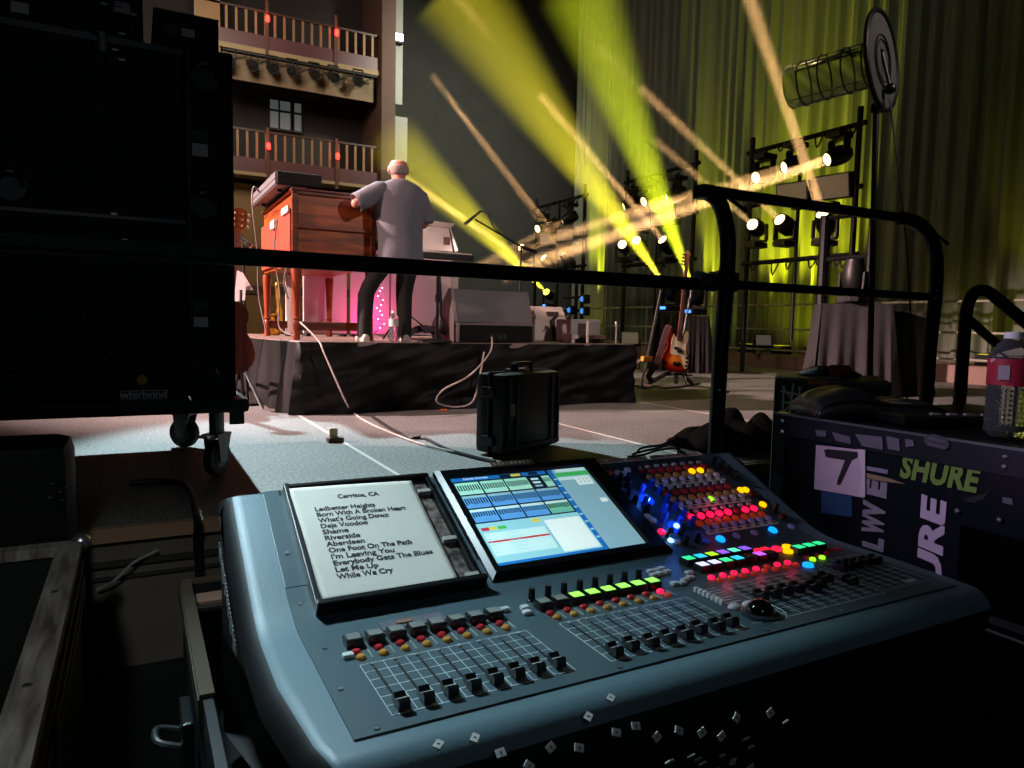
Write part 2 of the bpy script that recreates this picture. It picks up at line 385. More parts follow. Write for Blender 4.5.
# ------------------------------------------------------------------ upstage curtain
CX = 13.0
def curt(u, v):
    y = 4.0 + u*16.1
    f = noise.noise(Vector((y*.9, 0, 3.1))); g = noise.noise(Vector((y*1.7, 0, 8.3)))
    ph = 2*math.pi*y/.34 + 5.5*f
    a = -(.15+.10*g)*max(0.0, math.sin(ph))**.8 - .05*max(0.0, math.sin(2*ph+1)) + .16*noise.noise(Vector((y*1.3, v*.3, 0)))
    return Vector((CX + a*(1-.1*v), y, 14.0*v))
ct = MB().grid(curt, 1000, 4).build('stage_curtain', P('curtain_velvet', '#7a8072', .9, var=.12, scale=3, sheen=.1), None, True, base=(CX, 12, 0))
tag(ct, 'tall dark grey-green pleated upstage curtain lit yellow-green from below', 'curtain')
# ledge and pipe barrier in front of the curtain
struct('trim_back_ledge', MB().bx(11.55, 12.95, 4, 22, 0.001, 0.28), P('ledge_paint', '#8a6c62', .6, var=.2))
t = thing('barrier_railing', 'long pale three-bar pipe railing along the foot of the curtain', 'railing', (11.7, 10, .28))
for z in (1.30, .80, .37): MB().cyl((11.7, 4.2, z), (11.7, 21, z), .02, n=8).build('rail', P('rail_pale', '#a8a890', .5, var=.1), t)
first = None
for k in range(9):
    y = 5.2+1.9*k
    if first is None: first = MB().cyl((11.72, y, .281), (11.72, y, 1.31), .02, n=8).build('post', MC['rail_pale'], t)
    else:
        c = first.copy(); COL.objects.link(c); c.parent = t; c.location = (0, 1.9*k, 0); ROOT[c.name] = ROOT[t.name]
# curtain uplights (small floor bars on the ledge, real lamps)
YG = (.80, .78, .015)
UP = [(18.6, 4600, 17), (13.5, 3000, 19), (11.5, 2800, 21), (10.55, 3200, 21), (9.7, 2200, 15), (6.4, 90, 24)]
NTH = 'one two three four five six seven eight nine ten eleven twelve thirteen'.split()
for k, (y, e, s) in enumerate(UP):
    t = thing('floor_wash_light', 'black floor wash bar at the foot of the curtain, number %s from the far end' % NTH[k], 'floor light', (12.0, y, .281), group='wash bars under the curtain')
    MB().bx(11.92, 12.08, y-.2, y+.2, .283, .46, bev=.01).build('housing', BLACKM, t)
    MB().bx(11.95, 12.05, y-.18, y+.18, .461, .466).build('lens', glow('wash_lens', '#d8d020', .8), t)
    light('SPOT', 'curtain_uplight', (12.35, y, .52), (12.95, y+.02, 4.4), e*.8, YG, spot_size=R(s*1.5), spot_blend=.6, shadow_soft_size=.1)
for y, e in ((18.5, 30), (13.4, 36), (10.6, 60), (7.0, 10)):
    light('SPOT', 'curtain_low_wash', (11.85, y, .5), (13.0, y, 1.6), e, YG, spot_size=R(120), spot_blend=1.0, shadow_soft_size=.2)

# ================================================================== STAGE OBJECTS
RZ = 0.60
# ---- riser with skirt
t = thing('stage_riser', 'low stage riser with a wooden top and wrinkled black skirt, carrying the organ', 'stage riser', (2.8, 7.2, 0))
MB().ext([(1.17, 5.9, RZ-.05), (4.55, 5.9, RZ-.05), (4.55, 8.9, RZ-.05), (.72, 8.9, RZ-.05)], (0, 0, .049)).build('deck', P('riser_top', '#8a7872', .55, var=.12), t)
path = [Vector((.72, 8.9, 0)), Vector((1.16, 5.89, 0)), Vector((4.56, 5.88, 0)), Vector((4.57, 8.9, 0))]
seg = [(path[i+1]-path[i]).length for i in range(3)]; tot = sum(seg)
def skirt(u, v):
    s = u*tot; k = 0
    while k < 2 and s > seg[k]: s -= seg[k]; k += 1
    d = (path[k+1]-path[k]).normalized(); p = path[k] + d*min(s, seg[k]); n = Vector((d.y, -d.x, 0))
    # soften corners
    S = u*tot; low = 1-v
    if k == 0: a = .035*math.sin(S*21)*low + .05*low + .02*math.sin(S*9+1)*low
    else:
        a = .07*noise.noise(Vector((S*1.6+v*2.5, v*2.0, 2)))*(.4+low) + .05*noise.noise(Vector((S*4-v*5, v*4, 5))) + .03*low
    return p + n*a + Vector((0, 0, .005+(RZ-.012)*v))
MB().grid(skirt, 300, 24).build('skirt', P('skirt_cloth', '#060607', .6, var=.25, spec=.22), t, True)

# ---- organ
t = thing('organ', 'brown wooden console organ on four turned legs standing on the riser', 'organ', (1.53, 6.9, RZ))
ORG = wood_mat('organ_wood', '#6a2a08', '#b4561a', .38, 2.2, 2); ORGD = wood_mat('organ_wood_dark', '#451a08', '#7a3410', .38, 2.5, 2)
ox0, ox1, oy0, oy1, oz0, oz1 = 1.195, 1.925, 6.27, 7.90, 1.25, 1.868
MB().bx(ox0+.02, ox1-.02, oy0+.02, oy1-.02, oz0, oz1-.02, bev=.006).build('case_body', ORG, t)
mb = MB().bx(ox0, ox0+.05, oy0, oy0+.05, oz0-.01, oz1-.001, bev=.01).bx(ox1-.05, ox1, oy0, oy0+.05, oz0-.01, oz1-.001, bev=.01)
mb.bx(ox0, ox1, oy0-.006, oy0+.03, 1.555, 1.58, bev=.005).bx(ox0, ox1, oy0, oy0+.04, oz0-.02, oz0+.03, bev=.006).bx(ox0, ox1, oy0, oy0+.04, oz1-.03, oz1-.001, bev=.006)
mb.build('end_frame', ORGD, t)
MB().bx(ox0-.01, ox0+.019, oy0+.06, oy1-.03, oz0+.03, 1.72, bev=.004).build('back_panel', P('organ_back_red', '#a8402a', .5, var=.25, scale=14, bump=.4, bscale=25), t)
MB().bx(ox0-.006, ox1+.01, oy0-.01, oy1+.01, oz1, oz1+.02, bev=.006).build('lid', ORGD, t)
MB().bx(ox1-.02, ox1+.18, oy0+.12, oy1-.12, 1.42, 1.50, bev=.008).build('keyboard_shelf', ORGD, t)
mb = MB()
for k in range(36): y = oy0+.16+k*.037; mb.bx(ox1+.03, ox1+.17, y, y+.034, 1.501, 1.515)
mb.build('keys', P('ivory_keys', '#d8d0c0', .4), t)
for i, (x, y) in enumerate(((ox0+.04, oy0+.05), (ox1-.04, oy0+.05), (ox0+.04, oy1-.06), (ox1-.04, oy1-.06))):
    MB().lathe([(.03, 0), (.036, .02), (.028, .05), (.030, .12), (.031, .16), (.024, .17), (.036, .19), (.026, .20), (.042, .55), (.046, .6), (.042, .635)], (x, y, RZ+.001), n=14).build('leg', P('organ_leg_red', '#8a3a20', .35, var=.2), t, True)
MB().bx(ox0+.02, ox1-.02, oy0+.03, oy0+.07, RZ+.085, RZ+.16, bev=.006).bx(ox0+.02, ox1-.02, oy1-.08, oy1-.04, RZ+.085, RZ+.16, bev=.006).parts('stretcher', ORGD, t)
mb = MB().tube([(ox0-.01, 6.9, 1.72), (ox0-.05, 6.85, 1.4), (ox0-.03, 6.7, 1.0), (ox0-.05, 6.6, .7), (1.3, 6.4, .62)], .008, 6, 6)
mb.tube([(ox0-.015, 6.35, 1.3), (ox0-.06, 6.32, 1.1), (ox0-.03, 6.3, .95)], .008, 6, 6); mb.build('cable', P('grey_cable', '#5c5654', .5), t, True)
MB().bx(ox0-.03, ox0-.011, 6.32, 6.62, 1.69, 1.745).bx(ox0-.04, ox0-.011, 6.95, 7.15, 1.62, 1.70, bev=.01).build('label_plate', WHITE, t)

# ---- synthesizer on the organ
a = ony(277, 177, 6.38); b = ony(275.4, 190, 6.38); e = ony(322, 190, 6.38)
t = thing('synthesizer', 'grey and black keyboard synthesizer lying across the organ top', 'synthesizer', (a.x, 6.9, 1.8885))
sz0 = 1.925; sz1 = max(a.z, sz0+.11)
MB().bx(a.x, e.x, 6.38, 7.75, sz0, sz1, bev=.012).build('body', BLACKM, t)
MB().bx(a.x-.012, a.x-.001, 6.40, 7.74, sz0+.005, sz0+.045).bx(a.x-.012, a.x-.001, 6.40, 7.74, sz0+.053, sz1-.006).build('back_panel', P('synth_grey', '#6a6668', .45), t)
MB().bx(a.x-.004, a.x+.25, 6.4, 7.73, sz0-.008, sz0-.001).build('underside_panel', P('synth_grey2', '#5a5456', .5), t)
for x, y in ((a.x+.06, 6.6), (e.x-.08, 6.6), (a.x+.06, 7.5), (e.x-.08, 7.5)): MB().cyl((x, y, 1.889), (x, y, sz0-.0085), .02, n=10).build('foot', RUBBER, t)
MB().tube([(a.x-.02, 7.2, sz0+.05), (a.x-.08, 7.15, sz0+.08), (a.x-.1, 7.1, sz0-.1), (a.x-.06, 7.1, 1.4), (a.x-.05, 7.1, 1.0), (a.x, 7.0, .66)], .008, 6, 6).build('power_cable', MC['grey_cable'], t, True)

# ---- white panels in front of the far side, fairy lights, posts
WP = P('panel_white', '#d0c4c4', .6, var=.05)
for k, (x0, x1, lab) in enumerate(((1.42, 1.58, 'narrow white post panel behind the left organ leg'), (1.64, 2.12, 'white stage panel behind the organ legs, lit pale pink'), (2.16, 2.62, 'white stage panel behind the player, glowing deep magenta'), (2.64, 3.4, 'wide white stage panel right of the player, lit rose pink'))):
    t = thing('stage_flat', lab, 'stage flat', ((x0+x1)/2, 8.05, RZ), group='white panels lit pink on the riser')
    yy = 8.0 if k else 7.86
    (MB().bx(x0, x1, yy, yy+.03, RZ+.03, 1.53, bev=.006) if k else MB().cyl(((x0+x1)/2, yy, RZ+.03), ((x0+x1)/2, yy, 1.6), .075, n=24)).build('board', WP, t, k == 0)
    MB().bx(x0+.02, x0+.06, yy-.08, yy+.14, RZ+.001, RZ+.029).bx(x1-.06, x1-.02, yy-.08, yy+.14, RZ+.001, RZ+.029).build('foot', BLACKM, t)
light('AREA', 'magenta_panel_light', (2.36, 7.72, .70), (2.38, 8.0, 1.1), 4.5, (1.0, .02, .25), size=.2)
t = thing('string_lights', 'string of tiny pink fairy lights hanging before the magenta panel', 'string lights', (2.37, 7.9, RZ))
pts = [ony(381, 268, 7.9)+Vector((0, 0, .0))]
zz = [275, 283, 288, 291, 296, 300, 305, 308, 311, 315, 319, 324, 328]; xx = [379, 377, 382, 380, 378, 383, 381, 377, 380, 382, 378, 384, 380]
bl = [ony(x, y, 7.9) for x, y in zip(xx, zz)]
MB().tube([ony(381, 262, 7.9)]+bl+[Vector((2.38, 7.9, RZ+.004))], .003, 5, 3).build('wire', BLACKM, t)
for p in bl: MB().sph(p, .009, n=8).build('bulb', glow('fairy', '#ff8adf', 9), t)

# ---- white stage piano with music desk
t = thing('stage_piano', 'white vintage stage piano with a music desk, right of the player', 'keyboard', (3.2, 8.35, RZ))
a = ony(426, 222, 8.3); b = ony(461, 250, 8.3)
MB().bx(2.55, b.x+.12, 8.15, 8.6, b.z-.14, b.z-.07, bev=.01).build('body', BLACKP, t)
MB().bx(2.5, b.x+.16, 8.6, 8.95, b.z-.2, b.z-.0, bev=.02).build('rear_body', WHITE, t)
mb = MB()
for k in range(30): mb.bx(2.6+k*.038, 2.6+k*.038+.034, 8.17, 8.5, b.z-.0695, b.z-.055)
mb.build('keys', MC['ivory_keys'], t)
md = MB().ext([(a.x+.0, 8.56, b.z), (b.x, 8.56, b.z), (b.x-.01, 8.68, a.z-.0), (a.x-.02, 8.68, a.z+.02)], (0, .03, .004))
md.ext([(b.x+.0, 8.40, b.z), (b.x+.03, 8.56, b.z), (b.x+.01, 8.68, a.z), (b.x-.03, 8.60, a.z)], (.012, 0, 0))
md.ext([(a.x-.03, 8.66, a.z+.02), (b.x, 8.66, a.z), (b.x, 8.52, a.z+.035), (a.x-.03, 8.52, a.z+.05)], (0, 0, .012))
md.build('music_desk', WHITE, t)
c = ony(447, 241, 8.55); MB().box((c.x, 8.555, c.z), (.09, .006, .1)).build('emblem', P('emblem_grey', '#5a4a4a', .5), t)
for x in (2.62, b.x+.10): MB().bx(x-.05, x+.035, 8.68, 8.74, RZ+.001, b.z-.201).build('leg', WHITE, t)

# ---- the player
def skin(nodes, edges, levels=2):
    bm = bmesh.new(); L = bm.verts.layers.skin.verify(); vs = []
    for i, (p, r) in enumerate(nodes):
        v = bm.verts.new(p); v[L].radius = r if isinstance(r, tuple) else (r, r); v[L].use_root = (i == 0); vs.append(v)
    for a, b in edges: bm.edges.new((vs[a], vs[b]))
    me = bpy.data.meshes.new('t'); bm.to_mesh(me); bm.free(); o = bpy.data.objects.new('t', me); COL.objects.link(o)
    m = o.modifiers.new('s', 'SKIN'); m.use_smooth_shade = True; o.modifiers.new('u', 'SUBSURF').levels = levels
    dg = bpy.context.evaluated_depsgraph_get(); r = bpy.data.meshes.new_from_object(o.evaluated_get(dg))
    bpy.data.objects.remove(o); bpy.data.meshes.remove(me); return r
def addmesh(name, me, mat, parent):
    me.name = name; me.materials.clear(); me.materials.append(mat)
    for p in me.polygons: p.use_smooth = True
    o = bpy.data.objects.new(name, me); COL.objects.link(o); o.parent = parent; ROOT[o.name] = ROOT[parent.name]; return o
PX = ony(384, 340, 6.12)
pr = thing('person', 'grey-haired person in a grey t-shirt and dark trousers standing with back turned at the organ', 'person', (PX.x, 6.12, RZ), R(-6))
SKIN = P('skin', '#c47f6c', .55, var=.08, scale=20)
N = [((.15, 0, .93), (.15, .105)), ((.15, .0, 1.10), (.14, .10)), ((.15, .01, 1.30), (.165, .11)), ((.15, .02, 1.43), (.13, .09)), ((.145, .03, 1.52), .055), ((.14, .05, 1.60), .075), ((.14, .06, 1.685), (.094, .108)), ((.14, .05, 1.755), (.078, .09)),
     ((-.04, .02, 1.425), .055), ((-.30, -.02, 1.285), .042), ((-.20, .24, 1.315), .03), ((-.17, .31, 1.315), (.038, .018)),
     ((.345, .02, 1.41), .055), ((.41, .03, 1.14), .042), ((.33, .27, 1.17), .03), ((.31, .34, 1.165), (.038, .018)),
     ((.05, .0, .86), .085), ((-.155, .06, .49), .06), ((-.19, .0, .085), .042), ((-.22, .17, .035), .036),
     ((.25, .0, .86), .085), ((.205, .06, .49), .06), ((.20, .0, .085), .042), ((.23, .17, .035), .036)]
E_ = [(0, 1), (1, 2), (2, 3), (3, 4), (4, 5), (5, 6), (6, 7), (3, 8), (8, 9), (9, 10), (10, 11), (3, 12), (12, 13), (13, 14), (14, 15), (0, 16), (16, 17), (17, 18), (18, 19), (0, 20), (20, 21), (21, 22), (22, 23)]
def fingers(base, idx, sgn):
    bx, by, bz = base
    for k in range(4):
        x = bx + (k-1.5)*.019*sgn; L = (.062, .074, .07, .055)[k]
        N.append(((x, by+.045, bz+.004), .0085)); i = len(N)-1; E_.append((idx, i))
        N.append(((x, by+.045+L*.55, bz-.008), .008)); E_.append((i, i+1)); N.append(((x, by+.04+L*.9, bz-.03), .007)); E_.append((i+1, i+2))
    N.append(((bx-.042*sgn, by+.01, bz-.006), .010)); i = len(N)-1; E_.append((idx, i)); N.append(((bx-.055*sgn, by+.045, bz-.016), .0085)); E_.append((i, i+1))
fingers((-.17, .31, 1.315), 11, -1); fingers((.31, .34, 1.165), 15, 1)
me = skin(N, E_)
bm = bmesh.new(); bm.from_mesh(me); mb = MB(); mb.bm.free(); mb.bm = bm
HC = Vector((.14, .055, 1.665))
mb.sph(HC+Vector((-.094, -.005, -.015)), .034, (.35, .7, 1.1), 10).sph(HC+Vector((.094, -.005, -.015)), .034, (.35, .7, 1.1), 10)
mb.sph(HC+Vector((0, .105, -.02)), .022, (.6, .9, 1.2), 8)
mb.sph(HC+Vector((0, .092, -.068)), .022, (1.2, .4, .3), 8)
bm.to_mesh(me); bm.free()
addmesh('body', me, SKIN, pr)
mb = MB()
for s in (-1, 1): mb.sph(HC+Vector((s*.032, .088, .008)), .011, n=8)
mb.build('eyes', P('eye_dark', '#2a2a2c', .2), pr, True, world=False)
# short hair round the sides and back
mb = MB()
def hair(u, v):
    a = math.pi*(.13 - 1.26*u); e = lerp(-.80, .02+.10*math.sin(math.pi*u), v)
    rr = 1.0
    return HC + Vector((.0955*math.cos(e)*math.cos(a)*rr, .110*math.cos(e)*math.sin(a)-.002, .008+.098*math.sin(e)+.006*math.sin(a*9)*0))
mb.grid(hair, 26, 10); mb.build('hair', P('hair_grey', '#a08e88', .75, var=.25, scale=60, bump=.6, bscale=120), pr, True, world=False, solid=.006)
def ring(c, rx, ry, ax=(0, 0, 1), n=20, ph=0, wr=0):
    q = Vector(ax).to_track_quat('Z', 'Y'); c = Vector(c); o = []
    for i in range(n):
        a = 2*math.pi*i/n; k = 1 + wr*math.sin(a*5+ph)
        o.append(c + q @ Vector((rx*k*math.cos(a), ry*k*math.sin(a), 0)) if ax != (0, 0, 1) else c + Vector((rx*k*math.cos(a), ry*k*math.sin(a), 0)))
    return o
SH = P('tshirt_grey', '#6c6b74', .9, var=.12, scale=10, bump=.35, bscale=14)
mb = MB()
T = [(.15, -.01, .775, .215, .145), (.15, -.012, .80, .218, .147), (.15, -.01, .90, .205, .14), (.15, 0, 1.02, .205, .135), (.15, .005, 1.15, .215, .138), (.15, .01, 1.27, .228, .14), (.15, .015, 1.36, .232, .132), (.15, .02, 1.42, .215, .115), (.15, .022, 1.465, .165, .09), (.148, .026, 1.495, .10, .072), (.146, .03, 1.512, .068, .062)]
mb.loft([ring((x, y, z), a*1.05, b, n=32, ph=z*9, wr=.02 if z < 1.35 else .006) for x, y, z, a, b in [(x, y, z+.045*max(0, min(1, (z-1.25)/.2)), a*(1.0 if z < 1.4 else 1.08), b) for x, y, z, a, b in T]], cap=False)
def sleeve(pts, rs):
    rings = []
    for i, p in enumerate(pts):
        d = (Vector(pts[min(i+1, len(pts)-1)])-Vector(pts[max(i-1, 0)])).normalized(); rings.append(ring(p, rs[i], rs[i], tuple(d), 18, i*1.3, .03))
    mb.loft(rings, cap=False)
sleeve([(.04, .02, 1.44), (-.06, .015, 1.425), (-.15, .0, 1.375), (-.225, -.01, 1.33), (-.275, -.015, 1.30)], [.088, .094, .092, .088, .09])
sleeve([(.27, .02, 1.43), (.35, .022, 1.395), (.385, .028, 1.29), (.405, .03, 1.21), (.408, .03, 1.165)], [.085, .088, .083, .078, .079])
mb.build('t_shirt', SH, pr, True, world=False, solid=.004)
mb = MB()
PT = P('trousers_dark', '#08080b', .85, var=.2, bump=.3, bscale=20)
mb.loft([ring((.15, 0, z), a, b, n=24) for z, a, b in ((.99, .18, .12), (.93, .19, .125), (.84, .195, .13), (.79, .185, .125))], cap=True)
for P_ in ([(.06, 0, .88), (-.01, .02, .72), (-.12, .05, .55), (-.165, .05, .45), (-.185, .02, .25), (-.192, -.005, .09), (-.193, 0, .045)], [(.245, 0, .88), (.23, .02, .72), (.212, .05, .55), (.207, .05, .45), (.202, .02, .25), (.2, -.005, .09), (.2, 0, .045)]):
    rings = [ring(p, r, r*1.08, (0, 0, 1), 18, i*2, .02) for i, (p, r) in enumerate(zip(P_, (.118, .105, .088, .08, .072, .068, .07)))]
    mb.loft(rings, cap=True)
mb.build('trousers', PT, pr, True, world=False)
for s, (x, rzz) in enumerate(((-.20, .17), (.21, -.17))):
    mb = MB(); M = Matrix.Rotation(rzz, 3, 'Z')
    prof = [(-.09, .03, .05), (-.07, .038, .075), (0, .042, .085), (.08, .047, .06), (.15, .045, .045), (.19, .025, .03)]
    mb.loft([[Vector((x, 0, 0)) + M @ Vector((a*cx, y, .002 + max(0, h*hz))) for cx, hz in ((-1, 0), (-1.05, .3), (-.8, .75), (-.4, 1), (.4, 1), (.8, .75), (1.05, .3), (1, 0))] for y, a, h in prof])
    sh = mb.build('shoe', P('sneaker_white', '#b9b0ac', .6, var=.15), pr, True, world=False)

pr.scale = (.915, .915, .915)
# ---- bottle, stands, cloth on the riser
def bottle(label, c, h, r, labelmat, water, grp=None):
    t = thing('water_bottle', label, 'bottle', c, group=grp); c = Vector(c)
    pf = [(r*.75, 0.0), (r*.98, .012*h/.2), (r, .06*h)]
    for k in range(9): z = h*(.10+.045*k); pf += [(r, z), (r*.955, z+.02*h)]
    pf += [(r, .52*h), (r, .76*h), (r*.93, .80*h), (r*.62, .88*h), (r*.38, .93*h), (r*.34, .955*h)]
    MB().lathe(pf, c+Z3*.0015, n=28).build('bottle_body', P('clear_plastic', '#e8eef0', .10, trans=.95, ior=1.12, var=.01), t, True)
    MB().lathe([(r*.70, .004), (r*.9, .015), (r*.9, water*h), (0, water*h)], c+Z3*.0015, n=24).build('water', P('water', '#eef4f4', .02, trans=1.0, ior=1.2, var=.01), t, True)
    MB().lathe([(r*.42, .94*h), (r*.42, .998*h), (r*.36, 1.005*h), (0, 1.005*h)], c, n=20).build('cap', P('cap_white', '#e8e6e2', .45), t, True)
    lb = MB().lathe([(r*1.012, .50*h), (r*1.012, .75*h)], c, n=32, cap=False).build('paper_label', labelmat, t, True)
    return t, lb
bottle('clear water bottle standing on the riser edge in front of the player', ony(393.5, 341, 6.0).xy.to_3d()+Z3*RZ, .27, .042, P('bottle_label_pale', '#b8b4b0', .5), .7)
CABLE = P('cable_black', '#121214', .5); CABLEW = P('cable_pale', '#b8aca6', .5)
q = ony(403, 335, 6.6); cx, cy = q.x, 6.6
t = thing('tripod_stand', 'chrome tripod stand base in front of the player', 'stand', (cx, cy, RZ))
MB().cyl((cx, cy, RZ+.06), (cx, cy, 1.32), .016).build('pole', CHROME, t)
MB().cyl((cx, cy, RZ+.36), (cx, cy, RZ+.43), .03).cyl((cx, cy, RZ+.27), (cx, cy, RZ+.30), .03).build('collar', STEEL, t)
for k in range(3):
    a = R(100+120*k); MB().cyl((cx, cy, RZ+.28), (cx+.36*math.cos(a), cy+.36*math.sin(a), RZ+.014), .011).build('leg', CHROME, t)
MB().cyl((cx-.22, cy, 1.33), (cx+.22, cy, 1.33), .014).build('cross_bar', BLACKT, t)
cl = MB()
def clothf(u, v):
    x = .42*(u-.5); y = .3*(v-.5); return Vector((2.38+x+.1*v, 6.32+y, RZ+.006+max(0, .10*math.exp(-(x*x+y*y)*22)+.05*noise.noise(Vector((u*5, v*5, 1)))+.03)))
tag(MB().grid(clothf, 22, 18).build('folded_cloth', P('purple_cloth', '#5a4658', .9, var=.25, bump=.3), None, True, solid=.008, base=(2.4, 6.32, RZ)), 'crumpled purple cloth lying on the riser beside the wedge monitor', 'cloth')
def mic_stand(label, px, pb, y, ztop, boom=None, group=None, zb=RZ):
    q = ony(px, pb, y); x = q.x
    t = thing('microphone_stand', label, 'microphone stand', (x, y, zb), group=group)
    MB().cyl((x, y, zb+.03), (x, y, ztop), .013).build('pole', BLACKT, t)
    MB().lathe([(.13, 0.001), (.13, .018), (.03, .03), (.018, .06)], (x, y, zb)).build('round_base', BLACKM, t, True)
    MB().cyl((x, y, lerp(zb, ztop, .55)), (x, y, lerp(zb, ztop, .55)+.07), .022).build('clutch', BLACKP, t)
    if boom:
        a, b, c = boom; MB().tube([a, b], .009).build('boom', BLACKT, t)
        MB().cyl(Vector(a)-Vector((.02, 0, 0)), Vector(a)+Vector((.02, 0, 0)), .024).cyl(b, Vector(b)+(Vector(b)-Vector(a)).normalized()*.12, .022).build('counterweight', BLACKP, t)
    return t
A = ony(437, 275, 5.97)
t = mic_stand('black microphone stand at the riser edge wrapped with loose cable, left of the wedge', 437, 342, 5.97, A.z+.05)
x = A.x
MB().tube([(x+.02, 5.96, A.z), (x+.03, 5.95, 1.0), (x+.035, 5.95, .85), (x+.06, 5.95, .78), (x+.02, 5.95, .7), (x+.03, 5.95, .62)], .012, 6, 6).build('wrapped_cable', CABLE, t, True)
B1 = ony(470, 216, 7.0); B2 = ony(522, 247, 7.0); B3 = ony(532, 251, 7.0)
xx_ = ony(521, 300, 7.0).x
t = thing('boom_microphone', 'black boom stand with a slim microphone reaching up left over the wedge', 'microphone', (B2.x, 7.0, RZ))
MB().cyl((B2.x, 7.02, RZ+.03), (B2.x, 7.02, B2.z), .012).build('pole', BLACKT, t)
MB().lathe([(.13, 0.001), (.13, .018), (.03, .03), (.018, .06)], (B2.x, 7.02, RZ)).build('round_base', BLACKM, t, True)
MB().tube([B1+Vector((.06, 0, -.03)), B2, B3], .010).build('boom', BLACKT, t)
MB().cyl(B2, B3, .022).cyl(B3, B3+(B3-B2).normalized()*.05, .028).build('counterweight', BLACKP, t)
m0 = ony(465, 224, 7.0); m1 = ony(481, 211, 7.0)
MB().cyl(m0, m1, .018, .012).build('microphone', BLACKP, t, True)
MB().tube([m1, ony(488, 214, 7.0), ony(493, 226, 7.0), ony(500, 233, 7.02)], .006, 6, 6).build('cable', CABLE, t)

# ---- wedge monitor
wx0, wx1 = 2.575, 3.37
t = thing('wedge_monitor', 'grey wedge stage monitor with its grille facing away at the riser edge', 'speaker', (2.95, 6.1, RZ))
prof = [(5.95, .605), (5.94, .765), (5.99, .79), (6.09, 1.09), (6.14, 1.095), (6.55, .76), (6.55, .605)]
WD = P('wedge_grey', '#625e60', .55, var=.08, bump=.25, bscale=150); WS = P('wedge_side_lit', '#8f8688', .55, var=.1, bump=.25, bscale=150)  # left side lighter: house wash put into its colour
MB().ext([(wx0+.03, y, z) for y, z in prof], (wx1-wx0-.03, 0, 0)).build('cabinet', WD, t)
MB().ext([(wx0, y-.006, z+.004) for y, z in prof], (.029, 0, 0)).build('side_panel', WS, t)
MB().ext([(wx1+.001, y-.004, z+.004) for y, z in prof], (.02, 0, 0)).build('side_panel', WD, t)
MB().bx(wx0+.034, wx1-.004, 5.932, 5.9395, .612, .762).build('connector_recess', P('wedge_dark', '#0a0a0b', .7, spec=.2), t)
c = ony(496, 337, 5.94)
jp = MB().bx(c.x-.11, c.x+.11, 5.925, 5.9355, c.z-.035, c.z+.035).build('jack_plate', BLACKP, t)
MB().cyl((c.x-.06, 5.9245, c.z), (c.x-.06, 5.90, c.z), .022).cyl((c.x+.03, 5.9245, c.z), (c.x+.03, 5.915, c.z), .018).cyl((c.x+.08, 5.9245, c.z), (c.x+.08, 5.915, c.z), .018).build('socket', DSTEEL, jp)
mb = MB()
for k in range(20): mb.cyl((wx0+.06+k*.036, 6.09, 1.097), (wx0+.06+k*.036, 6.09, 1.102), .006, n=6)
mb.build('vent_studs', DSTEEL, t)
# cables
def cable(label, pts, r, mat, base=None):
    o = MB().tube(pts, r, 7, 8).build('cable', mat, None, True, base=base or Vector(pts[0])); return tag(o, label, 'cable')
fl = lambda x, y, h=.012: onz(x, y, 0) + Z3*h
cable('pale cable hanging from the wedge socket in a loop over the black skirt', [Vector((c.x-.06, 5.905, c.z)), ony(490, 352, 5.82), ony(470, 375, 5.72), ony(443, 390, 5.66), ony(437, 402, 5.64), ony(455, 407, 5.64), ony(472, 402, 5.66), ony(479, 380, 5.74), ony(484, 352, 5.82)], .008, CABLEW)
cable('long thin cable running from the organ down the skirt and across the floor', [ony(300, 322, 5.96), ony(318, 340, 5.80), ony(325, 355, 5.72), ony(345, 400, 5.66), fl(352, 413), fl(370, 425), fl(405, 440), fl(430, 448), fl(470, 457), fl(492, 461)], .007, CABLEW)
cable('dark cable lying on the grey floor with a knot, near the hard case', [fl(372, 418), fl(390, 430), fl(410, 439), fl(425, 440), fl(450, 452), fl(495, 464)], .011, CABLE)
# floor bits
p = fl(335, 442, 0)
t = thing('floor_marker', 'small pale plastic adapter standing on the grey floor by the seam tape', 'adapter', p)
MB().box((p.x, p.y, .0165), (.10, .07, .03), bev=.006).build('base', P('adapter_dark', '#4a4636', .6), t)
MB().box((p.x-.01, p.y+.01, .062), (.055, .04, .06), bev=.012).build('plug', P('adapter_pale', '#c8c2a0', .5), t)
p = fl(444, 411, 0); tag(MB().box((p.x, p.y, .009), (.06, .03, .016), bev=.004).build('tape_roll_end', P('orange_tape', '#d8642a', .5), base=p), 'tiny orange tape scrap on the floor below the riser skirt', 'tape')

# ---- white amplifiers, strap, clear screen
yA = 6.85
def pxbox(mb, x0, x1, y0, y1, Y, d, bev=.012):
    a = ony(x0, y0, Y); b = ony(x1, y1, Y); return mb.bx(a.x, b.x, Y, Y+d, max(b.z, RZ+.001), a.z, bev=bev)
AW = P('amp_white', '#e6d2ca', .5, var=.07)
t = thing('amplifier', 'white vintage guitar amplifier with a small emblem, just right of the wedge', 'amplifier', (4.15, yA, RZ))
a = ony(537, 306, yA); b = ony(567, 343, yA); mz = ony(540, 319, yA).z
MB().bx(a.x-.02, b.x, yA, yA+.45, RZ+.001, mz, bev=.012).build('cabinet', AW, t)
MB().ext([(a.x, yA, mz), (a.x, yA+.1, a.z), (a.x, yA+.42, a.z), (a.x, yA+.45, mz)], (b.x-a.x-.02, 0, 0)).build('head', AW, t)
a2 = ony(549, 312, yA); MB().box((a2.x+.06, yA+.03, a2.z-.02), (.14, .05, .05)).build('handle_recess', P('recess_brown', '#4a3a36', .6), t)
a3 = ony(545, 327, yA); text('y', .10, BLACKM, t, (a3.x, yA-.004, a3.z), X3, Z3, 'emblem', bold=.002, shear=.4)
